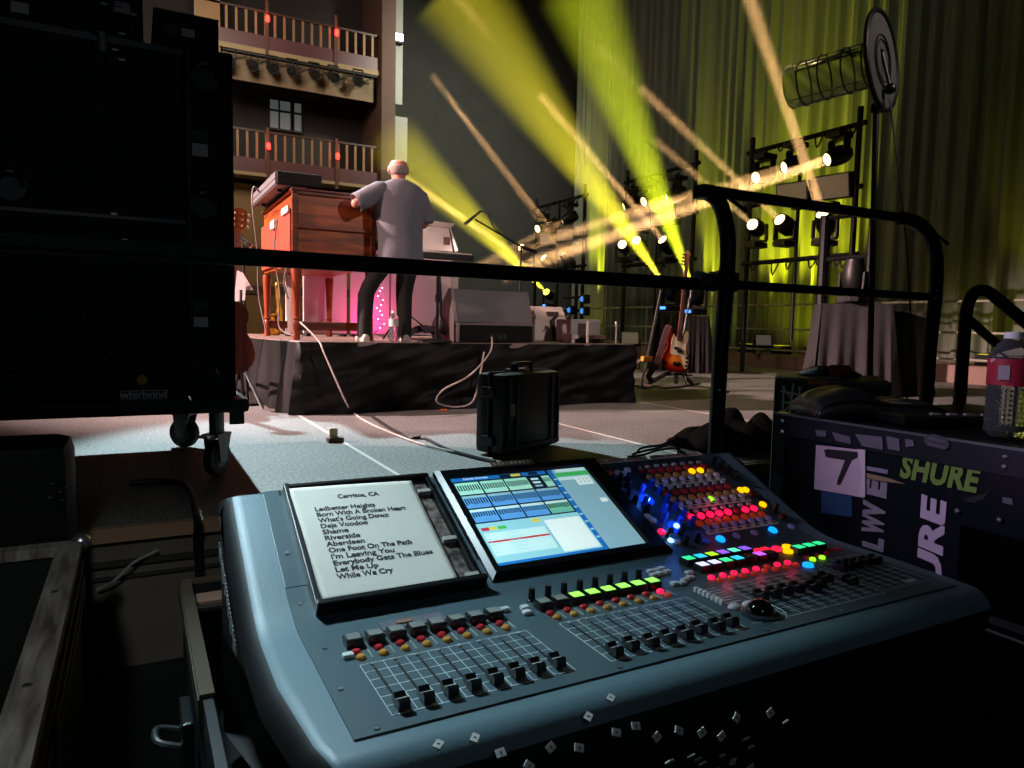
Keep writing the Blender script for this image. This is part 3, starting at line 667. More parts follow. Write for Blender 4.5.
t = thing('strap', 'dark leather guitar strap slung over the white amplifier', 'strap', ony(556, 330, yA-.03))
mb = MB()
def ribbon(mb, px, Y, wd):
    P_ = [ony(x, y, Y+dy) for x, y, dy in px]; 
    mb.loft([[p+Vector((-wd/2, 0, 0)), p+Vector((wd/2, 0, 0)), p+Vector((wd/2, .01, 0)), p+Vector((-wd/2, .01, 0))] for p in P_])
ribbon(mb, [(555, 342, 0), (554, 330, 0), (553, 320, 0), (557, 316, -.02)], yA-.03, .05); ribbon(mb, [(559, 342, 0), (563, 331, 0), (565, 321, 0), (571, 315, -.02), (581, 314, -.02)], yA-.045, .05)
mb.build('band', P('leather_dark', '#3a2c2c', .6), t)
t = thing('small_amplifier', 'smaller white amplifier box behind a clear plastic screen at the riser end', 'amplifier', ony(585, 330, 6.38).xy.to_3d()+Z3*RZ)
pxbox(MB(), 571, 600, 319, 342, 6.38, .3).build('cabinet', P('amp_grey', '#b8b0ac', .5), t)
a = ony(582, 330, 6.37); MB().bx(a.x-.045, a.x+.045, 6.37, 6.379, a.z-.07, a.z+.07).build('badge', P('badge_brown', '#5a4640', .5), t)
t = thing('low_table', 'low pale shelf stand on the riser in front of the small amplifier box', 'shelf', ony(590, 340, 6.15).xy.to_3d()+Z3*RZ)
a = ony(572, 335, 6.15); b = ony(606, 339, 6.15); MB().bx(a.x, b.x, 6.15, 6.35, b.z, a.z).build('top', AW, t)
for x in (a.x+.03, b.x-.03): MB().bx(x-.02, x+.02, 6.17, 6.33, RZ+.001, b.z-.001).build('leg', AW, t)
t = thing('clear_screen', 'clear plastic sound screen with pale edges at the right end of the riser', 'screen', ony(595, 342, 6.02).xy.to_3d()+Z3*RZ)
a = ony(589, 322, 6.02); b = ony(615, 343, 6.02)
MB().bx(a.x, b.x, 6.02, 6.028, RZ+.002, a.z).build('pane', P('acrylic', '#f0f0f0', .05, trans=1.0, ior=1.05, var=.01), t)
MB().bx(a.x-.02, a.x-.001, 6.015, 6.033, RZ+.002, a.z+.01).bx(b.x+.001, b.x+.015, 6.015, 6.033, RZ+.002, a.z+.01).parts('edge_strip', AW, t)

# ---- hard case on the floor
t = thing('hard_case', 'black plastic hard case with handle standing upright on the floor behind the desk', 'case', (2.2, 3.95, 0))
HM = P('hardcase_black', '#060607', .5, var=.25)
a = onz(503, 459, 0); b = onz(560.5, 446, 0); cL = onz(484.5, 450, 0)
rzc = math.atan2(b.y-a.y, b.x-a.x); ex = Vector((math.cos(rzc), math.sin(rzc), 0)); ey = Vector((-ex.y, ex.x, 0)); wc = (b-a).length
M = Matrix.Rotation(rzc, 3, 'Z'); hc = .475; dc = .22
cc = (a+b)/2 + ey*dc/2
# the narrow side faces left of the picture
MB().box(cc-ey*dc*.25+Z3*(hc/2+.014), (wc, dc*.48, hc), M, bev=.04).build('shell_front', HM, t, True)
MB().box(cc+ey*dc*.25+Z3*(hc/2+.014), (wc, dc*.48, hc), M, bev=.04).build('shell_back', HM, t, True)
mb = MB()
for f in (-.42, -.30, .30, .42): mb.box(cc-ey*(dc*.5)+ex*wc*f+Z3*(hc/2+.014), (.018, .02, hc*.86), M, bev=.004)
mb.box(cc-ey*(dc*.5)+Z3*(.05), (wc*.9, .018, .03), M, bev=.004).box(cc+Z3*(hc/2+.014), (wc+.02, dc*.05, hc+.012), M, bev=.004)
mb.build('rib', HM, t)
for f in (-.3, .3): MB().box(cc-ex*(wc*.5+.012)+Z3*(hc*(.5+f)), (.02, .09, .06), M, bev=.006).build('latch', BLACKP, t)
mb = MB().box(cc+Z3*(hc+.062)-ey*.01, (.16, .045, .026), M, bev=.01)
for s in (-1, 1): mb.box(cc+ex*s*.075+Z3*(hc+.036)-ey*.01, (.03, .05, .06), M, bev=.008)
mb.build('handle', BLACKP, t)
mb = MB().box(cc+Z3*(hc+.022)+ex*.03+ey*.05, (.18, .05, .012), M, bev=.004); mb.build('top_seal', P('seal_pinkish', '#5c4a46', .5), t)
MB().box(cc-ey*(dc*.5+.0005)-ex*wc*.34+Z3*(hc*.58), (.06, .0035, .075), M).build('sticker', P('sticker_grey', '#8c8a86', .6), t)

# ================================================================== BASS, BACKLINE, LIGHT TOWERS
BD = 8.7
def bp(px, py, dz=0.0): return dep(px, py, BD+dz)
o_ = bp(675, 372); top = bp(687.5, 251)
va = (top-o_); L = va.length; va.normalize(); view = (CAM-o_).normalized()
ua = va.cross(view).normalized(); ua = -ua if ua.dot(rt) < 0 else ua
na = ua.cross(va).normalized()                       # towards the viewer
tt = R(-26); ua2 = ua*math.cos(tt) + na*math.sin(tt); na2 = ua2.cross(va).normalized()
def bv(u, v, n=0.0): return o_ + ua2*(u*L) + va*(v*L) + na2*n
t = thing('bass_guitar', 'sunburst bass guitar with a cream pickguard on a stand right of the riser', 'bass guitar', (o_.x, o_.y, .3))
BODY = [(-.02, .0), (-.075, .012), (-.115, .05), (-.125, .10), (-.105, .16), (-.085, .21), (-.095, .26), (-.11, .31), (-.105, .365), (-.085, .385), (-.06, .365), (-.05, .32), (-.03, .295), (.03, .295), (.045, .33), (.07, .352), (.09, .335), (.092, .29), (.082, .24), (.088, .18), (.118, .13), (.13, .08), (.115, .03), (.07, .005)]
def smooth2(P_, k=4):
    out = []; n = len(P_)
    for i in range(n):
        p0, p1, p2, p3 = P_[i-1], P_[i], P_[(i+1) % n], P_[(i+2) % n]
        for j in range(k):
            s = j/k; out.append(tuple(.5*((2*p1[q])+(p2[q]-p0[q])*s+(2*p0[q]-5*p1[q]+4*p2[q]-p3[q])*s*s+(3*p1[q]-p0[q]-3*p2[q]+p3[q])*s**3) for q in (0, 1)))
    return out
SB = bpy.data.materials.new('sunburst'); SB.use_nodes = True; nt = SB.node_tree; b_ = nt.nodes['Principled BSDF']
at = nt.nodes.new('ShaderNodeAttribute'); at.attribute_name = 'edge_distance'
cr = nt.nodes.new('ShaderNodeValToRGB'); el = cr.color_ramp.elements
el[0].position = 0; el[0].color = (*lin('#1a0806'), 1); el[1].position = .9; el[1].color = (*lin('#f08a28'), 1)
e2 = el.new(.35); e2.color = (*lin('#a8200e'), 1); e3 = el.new(.6); e3.color = (*lin('#d8521a'), 1)
nt.links.new(at.outputs['Fac'], cr.inputs[0]); nt.links.new(cr.outputs[0], b_.inputs['Base Color']); b_.inputs['Roughness'].default_value = .2
bs = smooth2(BODY); th = .028
mb = MB(); mb.ext([bv(u, v, -th) for u, v in bs], na2*th); 
cen = lambda u, v, s: ((u*s), (.19+(v-.19)*s))
inner = [[bv(*cen(u, v, s), .001) for u, v in bs] for s in (1, .86, .7, .5, .25, .02)]
mb.loft(inner, cap=False)
bo = mb.build('body', SB, t)
att = bo.data.attributes.new('edge_distance', 'FLOAT', 'POINT'); Mi = ROOT[t.name]
ringw = [bv(*cen(u, v, 1), 0) for u, v in bs]
for i, vv in enumerate(bo.data.vertices):
    wv = Mi @ vv.co; att.data[i].value = min(1, min((wv-q).length for q in ringw)/(.085*L))
PG = smooth2([(-.045, .31), (-.02, .285), (.035, .285), (.045, .325), (.072, .345), (.084, .325), (.085, .27), (.075, .23), (.08, .17), (.105, .12), (.11, .06), (.09, .035), (.065, .05), (.05, .10), (.03, .135), (-.03, .14), (-.06, .155), (-.06, .22), (-.055, .27)], 3)
MB().ext([bv(u, v, .0025) for u, v in PG], na2*.003).build('pickguard', P('pickguard_cream', '#e8dcb8', .35, var=.04), t)
MB().ext([bv(u, v, .007) for u, v in ((-.018, .26), (.020, .26), (.015, .865), (-.013, .865))], na2*.012).build('neck', P('rosewood_lit', '#7a4438', .45, var=.2), t)
mb = MB()
for k in range(14): v = .86-.56*(1-2**(-k/9.)); mb.ext([bv(-.0145, v, .0195), bv(.0165, v, .0195), bv(.0165, v+.0018, .0195), bv(-.0145, v+.0018, .0195)], na2*.001)
mb.build('frets', STEEL, t)
HS = smooth2([(-.016, .862), (-.024, .885), (-.026, .93), (-.03, .965), (-.012, .995), (.012, 1.0), (.022, .975), (.016, .945), (.016, .862)], 3)
MB().ext([bv(u, v, .004) for u, v in HS], na2*.012).build('headstock', P('maple', '#d8a070', .35, var=.1), t)
for k in range(4): MB().cyl(bv(-.022, .885+.026*k, .017), bv(-.022, .885+.026*k, .03), .012, n=8).cyl(bv(-.03, .885+.026*k, .01), bv(-.05, .885+.026*k, .01), .012, n=6).build('tuning_peg', DSTEEL, t)
MB().ext([bv(-.032, .185, .006), bv(.004, .185, .006), bv(.004, .205, .006), bv(-.032, .205, .006)], na2*.014).ext([bv(-.004, .163, .006), bv(.032, .163, .006), bv(.032, .183, .006), bv(-.004, .183, .006)], na2*.014).build('pickup', BLACKP, t)
MB().ext([bv(-.028, .055, .003), bv(.028, .055, .003), bv(.028, .085, .003), bv(-.028, .085, .003)], na2*.016).build('bridge', CHROME, t)
for u, v in ((.082, .125), (.088, .09), (.085, .06)): MB().cyl(bv(u, v, .006), bv(u, v, .028), .016, n=10).build('control_knob', CHROME, t)
mb = MB()
for k in range(4): mb.cyl(bv(-.012+.008*k, .07, .024), bv(-.010+.0065*k, .865, .022), .0018, n=4)
mb.build('strings', STEEL, t)
mb = MB(); sp = [bv(-.085, .375, -.02), bv(-.11, .36, .03), bv(-.14, .27, .05), bv(-.16, .15, .05), bv(-.19, .04, .03), bv(-.23, -.06, 0), bv(-.2, -.1, 0)]
mb.loft([[p-ua2*.04, p+ua2*.04, p+ua2*.04+na2*.006, p-ua2*.04+na2*.006] for p in sp]); mb.build('strap', P('strap_mauve', '#6a4a50', .8, var=.2), t, True)
# its stand
s0 = bv(0, -.01, -.03)
t = thing('guitar_stand', 'black folding guitar stand holding the sunburst bass', 'guitar stand', (o_.x, o_.y+.2, 0))
G = lambda px, py, h=.012: onz(px, py, 0)+Z3*h
hub = bp(677, 366, .25)
for px, py in ((650, 385), (692, 386)): MB().cyl(hub-Z3*.02, G(px, py, .03), .028).build('leg', BLACKT, t)
MB().cyl(hub, G(676, 384, .03), .03).build('leg', BLACKT, t); MB().cyl(hub+rt*.1, G(686, 387), .012).build('leg', CHROME, t)
MB().cyl(hub-Z3*.03, bp(692, 287, .3), .014).build('upright', CHROME, t)
MB().tube([bp(668, 372, -.04), bp(668, 375, -.03), bp(677, 374, .15), bp(686, 375, -.03), bp(686, 371, -.04)], .014).build('cradle', BLACKT, t)
MB().cyl(hub-rt*.15+Z3*-.1, hub+rt*.2-Z3*.12, .01).build('cross_brace', BLACKT, t)
t = thing('leaning_pole', 'thin chrome pole leaning left of the bass with an orange clamp', 'stand pole', G(642, 386, 0))
p0 = G(641, 387, .01); p1 = dep(661, 290, 9.1)
MB().cyl(p0, p1, .016).build('pole', CHROME, t)
pm = p0.lerp(p1, .29); MB().box(pm+Vector((0, 0, 0)), (.16, .06, .07), bev=.015).build('clamp', P('orange_clamp', '#e08a30', .5), t)
MB().cyl(pm-rt*.05, pm-rt*.2-Z3*.12, .02).build('clamp_arm', P('grey_arm', '#6a5a58', .5), t)
MB().cyl(p0-rt*.12, p0+rt*.15, .02).cyl(p0-fw*.15, p0+fw*.15, .02).build('foot', P('mauve_foot', '#7a5a60', .6), t)
cable('thin black cable loop on the floor at the foot of the bass stand', [G(630, 386), G(645, 389), G(655, 387), G(668, 389), G(690, 386), G(700, 384)], .012, CABLE)

# ---- draped cases with floor moving heads
DR = P('drape_grey', '#2b292c', .9, var=.15); DRG = P('drape_green', '#23261c', .9, var=.2)
def draped(label, c, sx, sy, h, mat, seed=0, rz=0.0):
    t = thing('draped_table', label, 'draped table', c, rz, group='draped equipment tables'); c = Vector(c)
    MB().bx(-sx/2+.03, sx/2-.03, -sy/2+.03, sy/2-.03, .002, h-.012).build('case', BLACKM, t, world=False)
    per = [(-sx/2, -sy/2), (sx/2, -sy/2), (sx/2, sy/2), (-sx/2, sy/2)]
    def f(u, v):
        s = u*4; k = min(3, int(s)); f_ = s-k; a = per[k]; b = per[(k+1) % 4]
        x = lerp(a[0], b[0], f_); y = lerp(a[1], b[1], f_); n = [(0, -1), (1, 0), (0, 1), (-1, 0)][k]
        d = (1-v)*(.05+.045*math.sin(u*66+seed)+.03*math.sin(u*131+seed*2)) * (1 if True else 0) + .01
        return Vector((x*(1+.12*(1-v)) + n[0]*d, y*(1+.12*(1-v)) + n[1]*d, .01+(h-.01)*v))
    mb = MB(); mb.grid(f, 140, 6); mb.ext([(-sx/2-.01, -sy/2-.01, h-.004), (sx/2+.01, -sy/2-.01, h-.004), (sx/2+.01, sy/2+.01, h-.004), (-sx/2-.01, sy/2+.01, h-.004)], (0, 0, .008))
    mb.build('cloth', mat, t, True, world=False); return t
WARM = glow('lens_warm', '#ffdc98', 5); YEL = glow('lens_yellow', '#e8e04a', 4); OFFL = P('lens_off', '#3a3a3c', .12, var=.1)
FIX = P('fixture_black', '#141416', .45, var=.2)
def head(label, loc, aim, s=1.0, hang=False, lens=OFFL, group=None):
    """moving head light: base, yoke, head on its tilt axis, lens"""
    L_ = Vector(loc); sg = -1 if hang else 1
    t = thing('moving_head_light', label, 'moving light', L_, 0, group)
    MB().box((0, 0, sg*.06*s), (.36*s, .28*s, .10*s), bev=.02*s).build('base', FIX, t, world=False)
    pv = Vector((0, 0, sg*.40*s)); d = (Vector(aim)-(L_+pv)).normalized()
    pan = math.atan2(d.y, d.x)-math.pi/2
    mb = MB().box((0, 0, sg*.135*s), (.40*s, .14*s, .04*s), bev=.01*s)
    for q in (-1, 1): mb.ext([(q*.185*s, -.07*s, sg*.15*s), (q*.185*s, .07*s, sg*.15*s), (q*.185*s, .05*s, sg*.46*s), (q*.185*s, -.05*s, sg*.46*s)], (q*.03*s, 0, 0))
    y = mb.build('yoke', FIX, t, world=False); y.rotation_euler = (0, 0, pan)
    h = MB().lathe([(.03*s, -.22*s), (.11*s, -.21*s), (.15*s, -.14*s), (.165*s, -.02*s), (.155*s, .12*s), (.13*s, .20*s), (.125*s, .245*s), (.108*s, .245*s), (.105*s, .215*s)], (0, 0, 0), (0, 0, 1), 22).build('head', FIX, t, True, world=False)
    ln = MB().lathe([(.104*s, .216*s), (.08*s, .226*s), (0, .232*s)], (0, 0, 0), (0, 0, 1), 22).build('lens', lens, h, True, world=False)
    h.location = pv; h.rotation_mode = 'QUATERNION'; h.rotation_quaternion = d.to_track_quat('Z', 'Y')
    if hang: MB().box((0, 0, .03*s), (.06*s, .06*s, .07*s)).build('clamp', DSTEEL, t, world=False)
    return t
BEAMS = []
def vol(name, col, dens, an=.0):
    m = bpy.data.materials.new(name); m.use_nodes = True; nt = m.node_tree; nt.nodes.clear()
    o = nt.nodes.new('ShaderNodeOutputMaterial'); v = nt.nodes.new('ShaderNodeVolumeScatter')
    v.inputs['Color'].default_value = (*col, 1); v.inputs['Density'].default_value = dens; v.inputs['Anisotropy'].default_value = an
    nt.links.new(v.outputs[0], o.inputs['Volume']); return m
HAZE = vol('haze', (1, 1, 1), .022)
HAZE2 = vol('haze_thin', (1, 1, 1), .05)
def beam(label, a, b, ra, rb, col, energy, wide=False, soft=.05):
    a = Vector(a); b = Vector(b); d = (b-a).normalized(); LL = (b-a).length
    a2 = a + d*.02
    o = MB().cyl(a2, b, ra, rb, n=28).build('haze_beam', HAZE if wide else HAZE2, None, False, base=a2)
    tag(o, label, 'light beam', 'light beams in the haze', 'stuff')
    if wide:
        l = light('SPOT', 'beam_lamp', a + d*.03, b, energy, col, spot_size=2*math.atan(rb*.97/LL), spot_blend=soft, shadow_soft_size=.03)
    else:
        l = light('AREA', 'beam_lamp', a + d*.025, b, energy, col, shape='DISK', size=2*ra*.86, spread=R(2.0))
    return l
TX = 9.5
AMB = (1.0, .54, .20); YB = (1.0, .86, .03)
# fixture table for the towers: (px, py of lens), hang, aim pixel and aim x-plane or None, beam?
def tower(label, pxa, pxb, pya, pyb, rows):
    A = onx(pxa, pya, TX); B = onx(pxb, pyb, TX)
    zt = (A.z+B.z)/2
    t = thing('light_tower', label, 'light tower', (TX+.1, (A.y+B.y)/2, 0), group='pipe towers of moving lights')
    for p in (A, B): 
        MB().cyl((TX+.15, p.y, .012), (TX+.15, p.y, zt+.25), .045, n=10).build('upright', BLACKT, t)
        MB().cyl((TX+.15, p.y, 0.001), (TX+.15, p.y, .0115), .35, n=18).build('base_plate', BLACKM, t)
    for z in [zt]+rows: MB().cyl((TX+.15, A.y+.1, z), (TX+.15, B.y-.1, z), .04, n=10).build('crossbar', BLACKT, t)
    MB().cyl((TX+.15, (A.y+B.y)/2, .6), (TX+.15, (A.y+B.y)/2, zt), .03, n=8).build('centre_upright', BLACKT, t)
    mb = MB()
    for k in range(14):
        f = k/14; y = lerp(A.y, B.y, f); y2 = lerp(A.y, B.y, f+.05+.05*random.random())
        for z in [zt, rows[-1]]:
            if random.random() < .45: continue
            mb.tube([(TX+.1, y, z), (TX+.07, lerp(y, y2, .3+.4*random.random()), z-.04-.22*random.random()), (TX+.1, y2, z)], .014, 5, 4)
    mb.parts('hanging_cable', BLACKM, t); return zt
def wash(label, px, py, sz, aim, zb):
    p = onx(px, py, TX)
    t = thing('wash_light', label, 'wash light', (TX, p.y, p.z), 0, group='square wash lights on the towers')
    d = (Vector(aim)-p).normalized(); q = d.to_track_quat('Z', 'Y').to_matrix()
    MB().box(p-d*.1, (sz, sz*.62, .22), q, bev=.02).build('housing', FIX, t)
    MB().box(p+d*.014, (sz*.9, sz*.54, .006), q).build('face', P('wash_face', '#9a8c88', .35, emit='#b09a90', es=.10), t)
    MB().bx(TX+.03, TX+.2, p.y-.03, p.y+.03, p.z-sz*.36-.06, p.z-sz*.34).build('bracket', FIX, t)
    mb = MB()
    for k in range(5): mb.box(p-d*(.215)+Vector((0, (k-2)*sz*.16, 0)), (.02, .02, sz*.4), q)
    mb.build('cooling_fins', FIX, t)
def lens_at(px, py, aimpx, aimX, hang, label, grp, s=.9, lens=WARM):
    """place a head so that its lens lands on the pixel, standing or hanging on its bar"""
    P0 = onx(px, py, TX-.15); T = onx(aimpx[0], aimpx[1], aimX); d = (T-P0).normalized()
    pv = Vector((0, 0, (-.40 if hang else .40)*s)); loc = P0 - d*.25*s - pv
    head(label, loc, P0+d*30, s, hang, lens, grp); return P0+d*.01, T
z1 = tower('nearest pipe light tower, right of the stage, holding lit moving heads', 746, 853.5, 155, 118, [onx(800, 195, TX).z, onx(800, 258, TX).z])
G1 = 'moving lights on the nearest tower'
a1 = lens_at(826, 160, (500, 275), 4.5, True, 'lit moving head hanging at the right end of the nearest tower', G1)
a2 = lens_at(783, 168, (540, 240), 5.5, True, 'lit moving head hanging in the middle of the nearest tower', G1)
a3 = lens_at(755, 178, (560, 238), 5.5, True, 'lit moving head hanging at the left end of the nearest tower', G1)
a4 = lens_at(822, 213, (746, -12), 6.5, False, 'lit moving head standing on the lower bar of the nearest tower, right one', G1)
a5 = lens_at(779, 219, (640, 88), 6.0, False, 'lit moving head standing on the lower bar of the nearest tower, middle one', G1)
a6 = lens_at(752, 224, (655, 140), 6.0, False, 'lit moving head standing on the lower bar of the nearest tower, left one', G1)
wash('square wash light on the nearest tower, right one, under the brightest head', 831, 187, .62, (0, 6.0, 1.5), 0)
wash('square wash light on the nearest tower, left one', 792, 193, .56, (0, 6.5, 1.5), 0)
z2 = tower('middle pipe light tower behind the yellow beams, left of the nearest tower', 622, 690, 181, 163, [onx(655, 218, TX).z, onx(655, 262, TX).z])
G2 = 'moving lights on the middle tower'
b1 = lens_at(666, 198, (470, 270), 6.0, True, 'lit moving head at the right end of the middle tower, upper row', G2)
lens_at(643, 202, (500, 260), 6.0, True, 'lit moving head in the middle of the middle tower, upper row', G2)
lens_at(623, 207, (450, 270), 6.0, True, 'lit moving head at the left end of the middle tower, upper row', G2)
b2 = lens_at(662, 239, (540, 95), 6.0, False, 'bright lit moving head of the middle tower, lower row, right one', G2)
lens_at(636, 240, (560, 140), 6.0, False, 'lit moving head of the middle tower, lower row, middle one', G2)
lens_at(622, 244, (560, 170), 6.0, False, 'lit moving head of the middle tower, lower row, left one', G2)
wash('square wash light on the middle tower, right one, beside the green beam', 663, 217, .6, (0, 8, 1.5), 0)
wash('square wash light on the middle tower, left one, behind the crossing beams', 641, 221, .55, (0, 8, 1.5), 0)
z3 = tower('farthest pipe light tower, left of the yellow curtain strip', 532, 580, 207, 195, [onx(555, 240, TX).z, onx(555, 268, TX).z])
G3 = 'moving lights on the farthest tower'
c1 = lens_at(562, 222, (430, 290), 6.5, True, 'lit moving head at the right end of the farthest tower, upper row', G3)
c2_ = lens_at(549, 226, (432, 75), 6.5, True, 'lit moving head in the middle of the farthest tower, upper row', G3)
lens_at(537, 229, (450, 260), 6.5, True, 'lit moving head at the left end of the farthest tower, upper row', G3)
c3 = lens_at(563, 253, (450, 100), 6.5, False, 'lit moving head of the farthest tower, lower row, right one', G3)
lens_at(543, 257, (450, 160), 6.5, False, 'lit moving head of the farthest tower, lower row, middle one', G3)
lens_at(521, 247, (450, 180), 6.5, False, 'lit moving head of the farthest tower, lower row, left one', G3)
wash('square wash light on the farthest tower, right one', 565, 235, .5, (0, 10, 1.5), 0)
wash('square wash light on the farthest tower, left one', 548, 239, .5, (0, 10, 1.5), 0)

# floor movers that throw the wide yellow beams
fx = 8.6
FA = onx(664, 283, fx); FB = onx(692, 285, fx); FC = onx(546, 292, fx+2)
PANELB = P('display_blue', '#3a78d8', .3, emit='#4a90ff', es=2.5)
def floor_head(label, P0, aim, mat=DR):
    d = (Vector(aim)-P0).normalized(); s = .95; base = P0 - d*.25*s - Vector((0, 0, .40*s))
    h = base.z-.002
    draped('grey draped table under the '+label.split(',')[0], (base.x, base.y, 0), .42, .42, h, mat, seed=P0.y, rz=-.6)
    t = head(label, base+Z3*.012, P0+d*30, s, False, YEL, 'moving lights on draped tables')
    MB().box((-.2*s, -.03, .07*s), (.012, .14, .05)).build('display', PANELB, t, world=False)
TA = onx(452, -15, 4.0); TB = onx(578, -15, 5.0); TC = onx(392, 140, 4.6)
floor_head('yellow moving head behind the bass, throwing the centre beam', FA, TA)
floor_head('yellow moving head just right of the bass, throwing the steep green-yellow beam', FB, TB)
floor_head('far yellow moving head behind the white amplifier, throwing the left beam', FC, TC)
beam('wide yellow beam rising from the bass towards the top centre', FA, TA, .05, .80, YB, 70000, True, 1.0)
beam('wide green-yellow beam rising steeply to the top of the picture', FB, TB, .05, .62, (.86, 1.0, .02), 66000, True, 1.0)
beam('wide yellow beam rising left to the lit pillar behind the player', FC, TC, .05, .72, YB, 110000, True, 1.0)
# amber pencil beams
beam('long amber beam from the right end of the nearest tower, sloping down left', a1[0], a1[1], .09, .20, AMB, 37.27)
beam('amber beam from the middle head of the nearest tower, sloping down left', a2[0], a2[1], .08, .15, AMB, 8.70)
beam('amber beam from the left head of the nearest tower, sloping down left', a3[0], a3[1], .07, .13, AMB, 5.02)
beam('thick amber beam rising steeply from the nearest tower to the top edge', a4[0], a4[1], .085, .13, AMB, 16.94)
beam('amber beam rising left from the lower bar of the nearest tower', a5[0], a5[1], .06, .10, AMB, 7.92)
beam('thin amber beam left of the nearest tower', a6[0], a6[1], .05, .07, AMB, 3.96)
beam('amber beam from the upper row of the middle tower, sloping down left', b1[0], b1[1], .08, .16, AMB, 7.83)
beam('amber beam crossing the centre yellow beam from the middle tower', b2[0], b2[1], .07, .13, AMB, 12.22)
beam('amber beam rising left to the pillar, from the farthest tower', c2_[0], c2_[1], .07, .13, AMB, 9.02)
beam('thin amber beam right of it from the farthest tower', c3[0], c3[1], .06, .09, AMB, 4.57)
beam('amber beam from the farthest tower sloping down to the boom microphone', c1[0], c1[1], .09, .2, AMB, 7.37)
q0 = onx(506, 248, 9.0); q1 = onx(404, 178, 5.0)
beam('amber beam under the left yellow beam, reaching the player', q0, q1, .08, .12, AMB, 7.92)

# ---- draped table with a large moving head at the right, green draped one beside it
GX = 8.0; gz = onx(852, 305, GX)
draped('grey draped table at the right carrying a dark egg-shaped moving light', (GX, gz.y, 0), .78, .62, gz.z, DR, 3, rz=-.75)
head('large dark moving head standing on the right draped table', (GX, gz.y, gz.z+.012), (GX, gz.y, 9), .86, False, OFFL)
q = onx(862, 300, 8.75)
t = thing('control_unit', 'small grey control unit with a blue display on the right draped table', 'control unit', (GX-.2, gz.y-.12, gz.z+.006))
MB().box((0, 0, .085), (.12, .4, .12), Matrix.Rotation(-.75, 3, 'Z'), bev=.015).build('housing', P('unit_grey', '#3a3a3c', .4), t, world=False)
MB().box(Vector((-.05, -.047, .09)), (.012, .15, .07), Matrix.Rotation(-.75+1.5708*0, 3, 'Z')).build('display', PANELB, t, world=False)
g2 = onx(897, 312, 8.5); draped('dark green draped box right of the grey draped table', (8.6, g2.y, 0), .5, .45, g2.z, DRG, 6, rz=-.75)
# pipe frame in front of the nearest tower
a = onx(826, 216, 9.0); b = onx(872, 219, 9.0)
t = thing('pipe_rack', 'small black square pipe rack right of the nearest tower', 'pipe rack', (8.9, (a.y+b.y)/2, 0))
for y, rr in ((a.y, .08), (b.y, .04)): MB().cyl((9.0, y, .001), (9.0, y, a.z), rr, n=10).build('upright', BLACKT, t)
for z in (a.z, onx(850, 255, 9.0).z): MB().cyl((9.0, a.y-.05, z-.04), (9.0, b.y, z-.04), .035, n=8).build('crossbar', BLACKT, t)
# floor wash panels on the back ledge
for lab, px, py, X in (('floor wash panel on the back ledge, left of the right draped table', 763, 341, 11.57), ('floor wash panel half hidden by the right draped table', 823, 344, 11.57), ('floor wash panel at the right end of the riser', 630, 339, 8.2)):
    p = onx(px, py, X); t = thing('floor_panel_light', lab, 'floor light', (p.x, p.y, (.2815 if X > 9 else 0)), .95, group='square floor wash panels')
    zc = p.z-t.location.z; Mx = Matrix.Rotation(.35, 3, 'Y')
    MB().box((0, 0, zc), (.10, .36, .28), Mx, bev=.02).build('housing', FIX, t, world=False)
    MB().box((-.055, 0, zc+.02), (.006, .30, .22), Mx).build('face', P('panel_face', '#8a807c', .4, emit='#c0b0a8', es=.10), t, world=False)
    MB().bx(-.03, .03, -.2, -.185, .016, zc).bx(-.03, .03, .185, .2, .016, zc).bx(-.03, .03, -.2, .2, .001, .0155).build('bracket', FIX, t, world=False)
# blue-lit fixtures far behind the amplifiers
for k, (px, py) in enumerate(((582, 299), (569, 310), (582, 311))):
    p = onx(px, py, 8.6); t = thing('led_fixture', 'small dark fixture with a blue glow behind the white amplifiers, ' + ('upper one', 'lower left one', 'lower right one')[k], 'fixture', (p.x, p.y, p.z-.1), group='blue-glowing fixtures')
    MB().box((.08, 0, .1), (.14, .2, .2), bev=.02).build('housing', FIX, t, world=False)
    MB().lathe([(.06, 0), (.05, .012), (0, .016)], (.008, 0, .1), (-1, -.6, 0), 14).build('lens', P('lens_blue', '#2a5a98', .3, emit='#3a88e0', es=1.2), t, world=False)
ps = thing('pipe_stand', 'black pipe stand carrying the blue-glowing fixtures', 'stand', (8.8, onx(576, 305, 8.8).y, 0))
yy = ps.location.y
MB().cyl((8.8, yy, .02), (8.8, yy, 1.75), .04).build('upright', BLACKT, ps); MB().cyl((8.8, yy, .001), (8.8, yy, .02), .3).build('base_plate', BLACKM, ps)
for z in (1.12, 1.42): MB().cyl((8.8, yy-.5, z), (8.8, yy+.5, z), .03).build('crossbar', BLACKT, ps)

# ================================================================== FOREGROUND: RACK, RAILS, CASES
RY = 3.6; RX = .418
t = thing('equipment_rack', 'tall black equipment rack on a wheeled dolly, filling the left of the view', 'equipment rack', (-.3, 4.15, 0))
MB().bx(-1.6, .215, RY, 4.75, .405, 1.965, bev=.008).build('cabinet', P('rack_black', '#030404', .55, var=.3, spec=.25), t)
MB().bx(.222, RX, RY-.03, 4.75, .405, 1.975, bev=.008).build('end_cabinet', MC['rack_black'], t)
MB().bx(-1.6, .214, RY-.006, RY-.001, 1.935, 1.962).bx(-1.6, .214, RY-.006, RY-.001, 1.195, 1.21).parts('edge_strip', P('edge_alu_dark', '#3a3d40', .35, .7), t)
MB().bx(.224, .232, RY-.035, RY-.031, .41, 1.97).bx(RX-.008, RX-.001, RY-.035, RY-.031, .41, 1.97).bx(.233, RX-.009, RY-.035, RY-.031, 1.962, 1.97).parts('edge_strip', P('edge_dim', '#15171a', .4, .4), t)
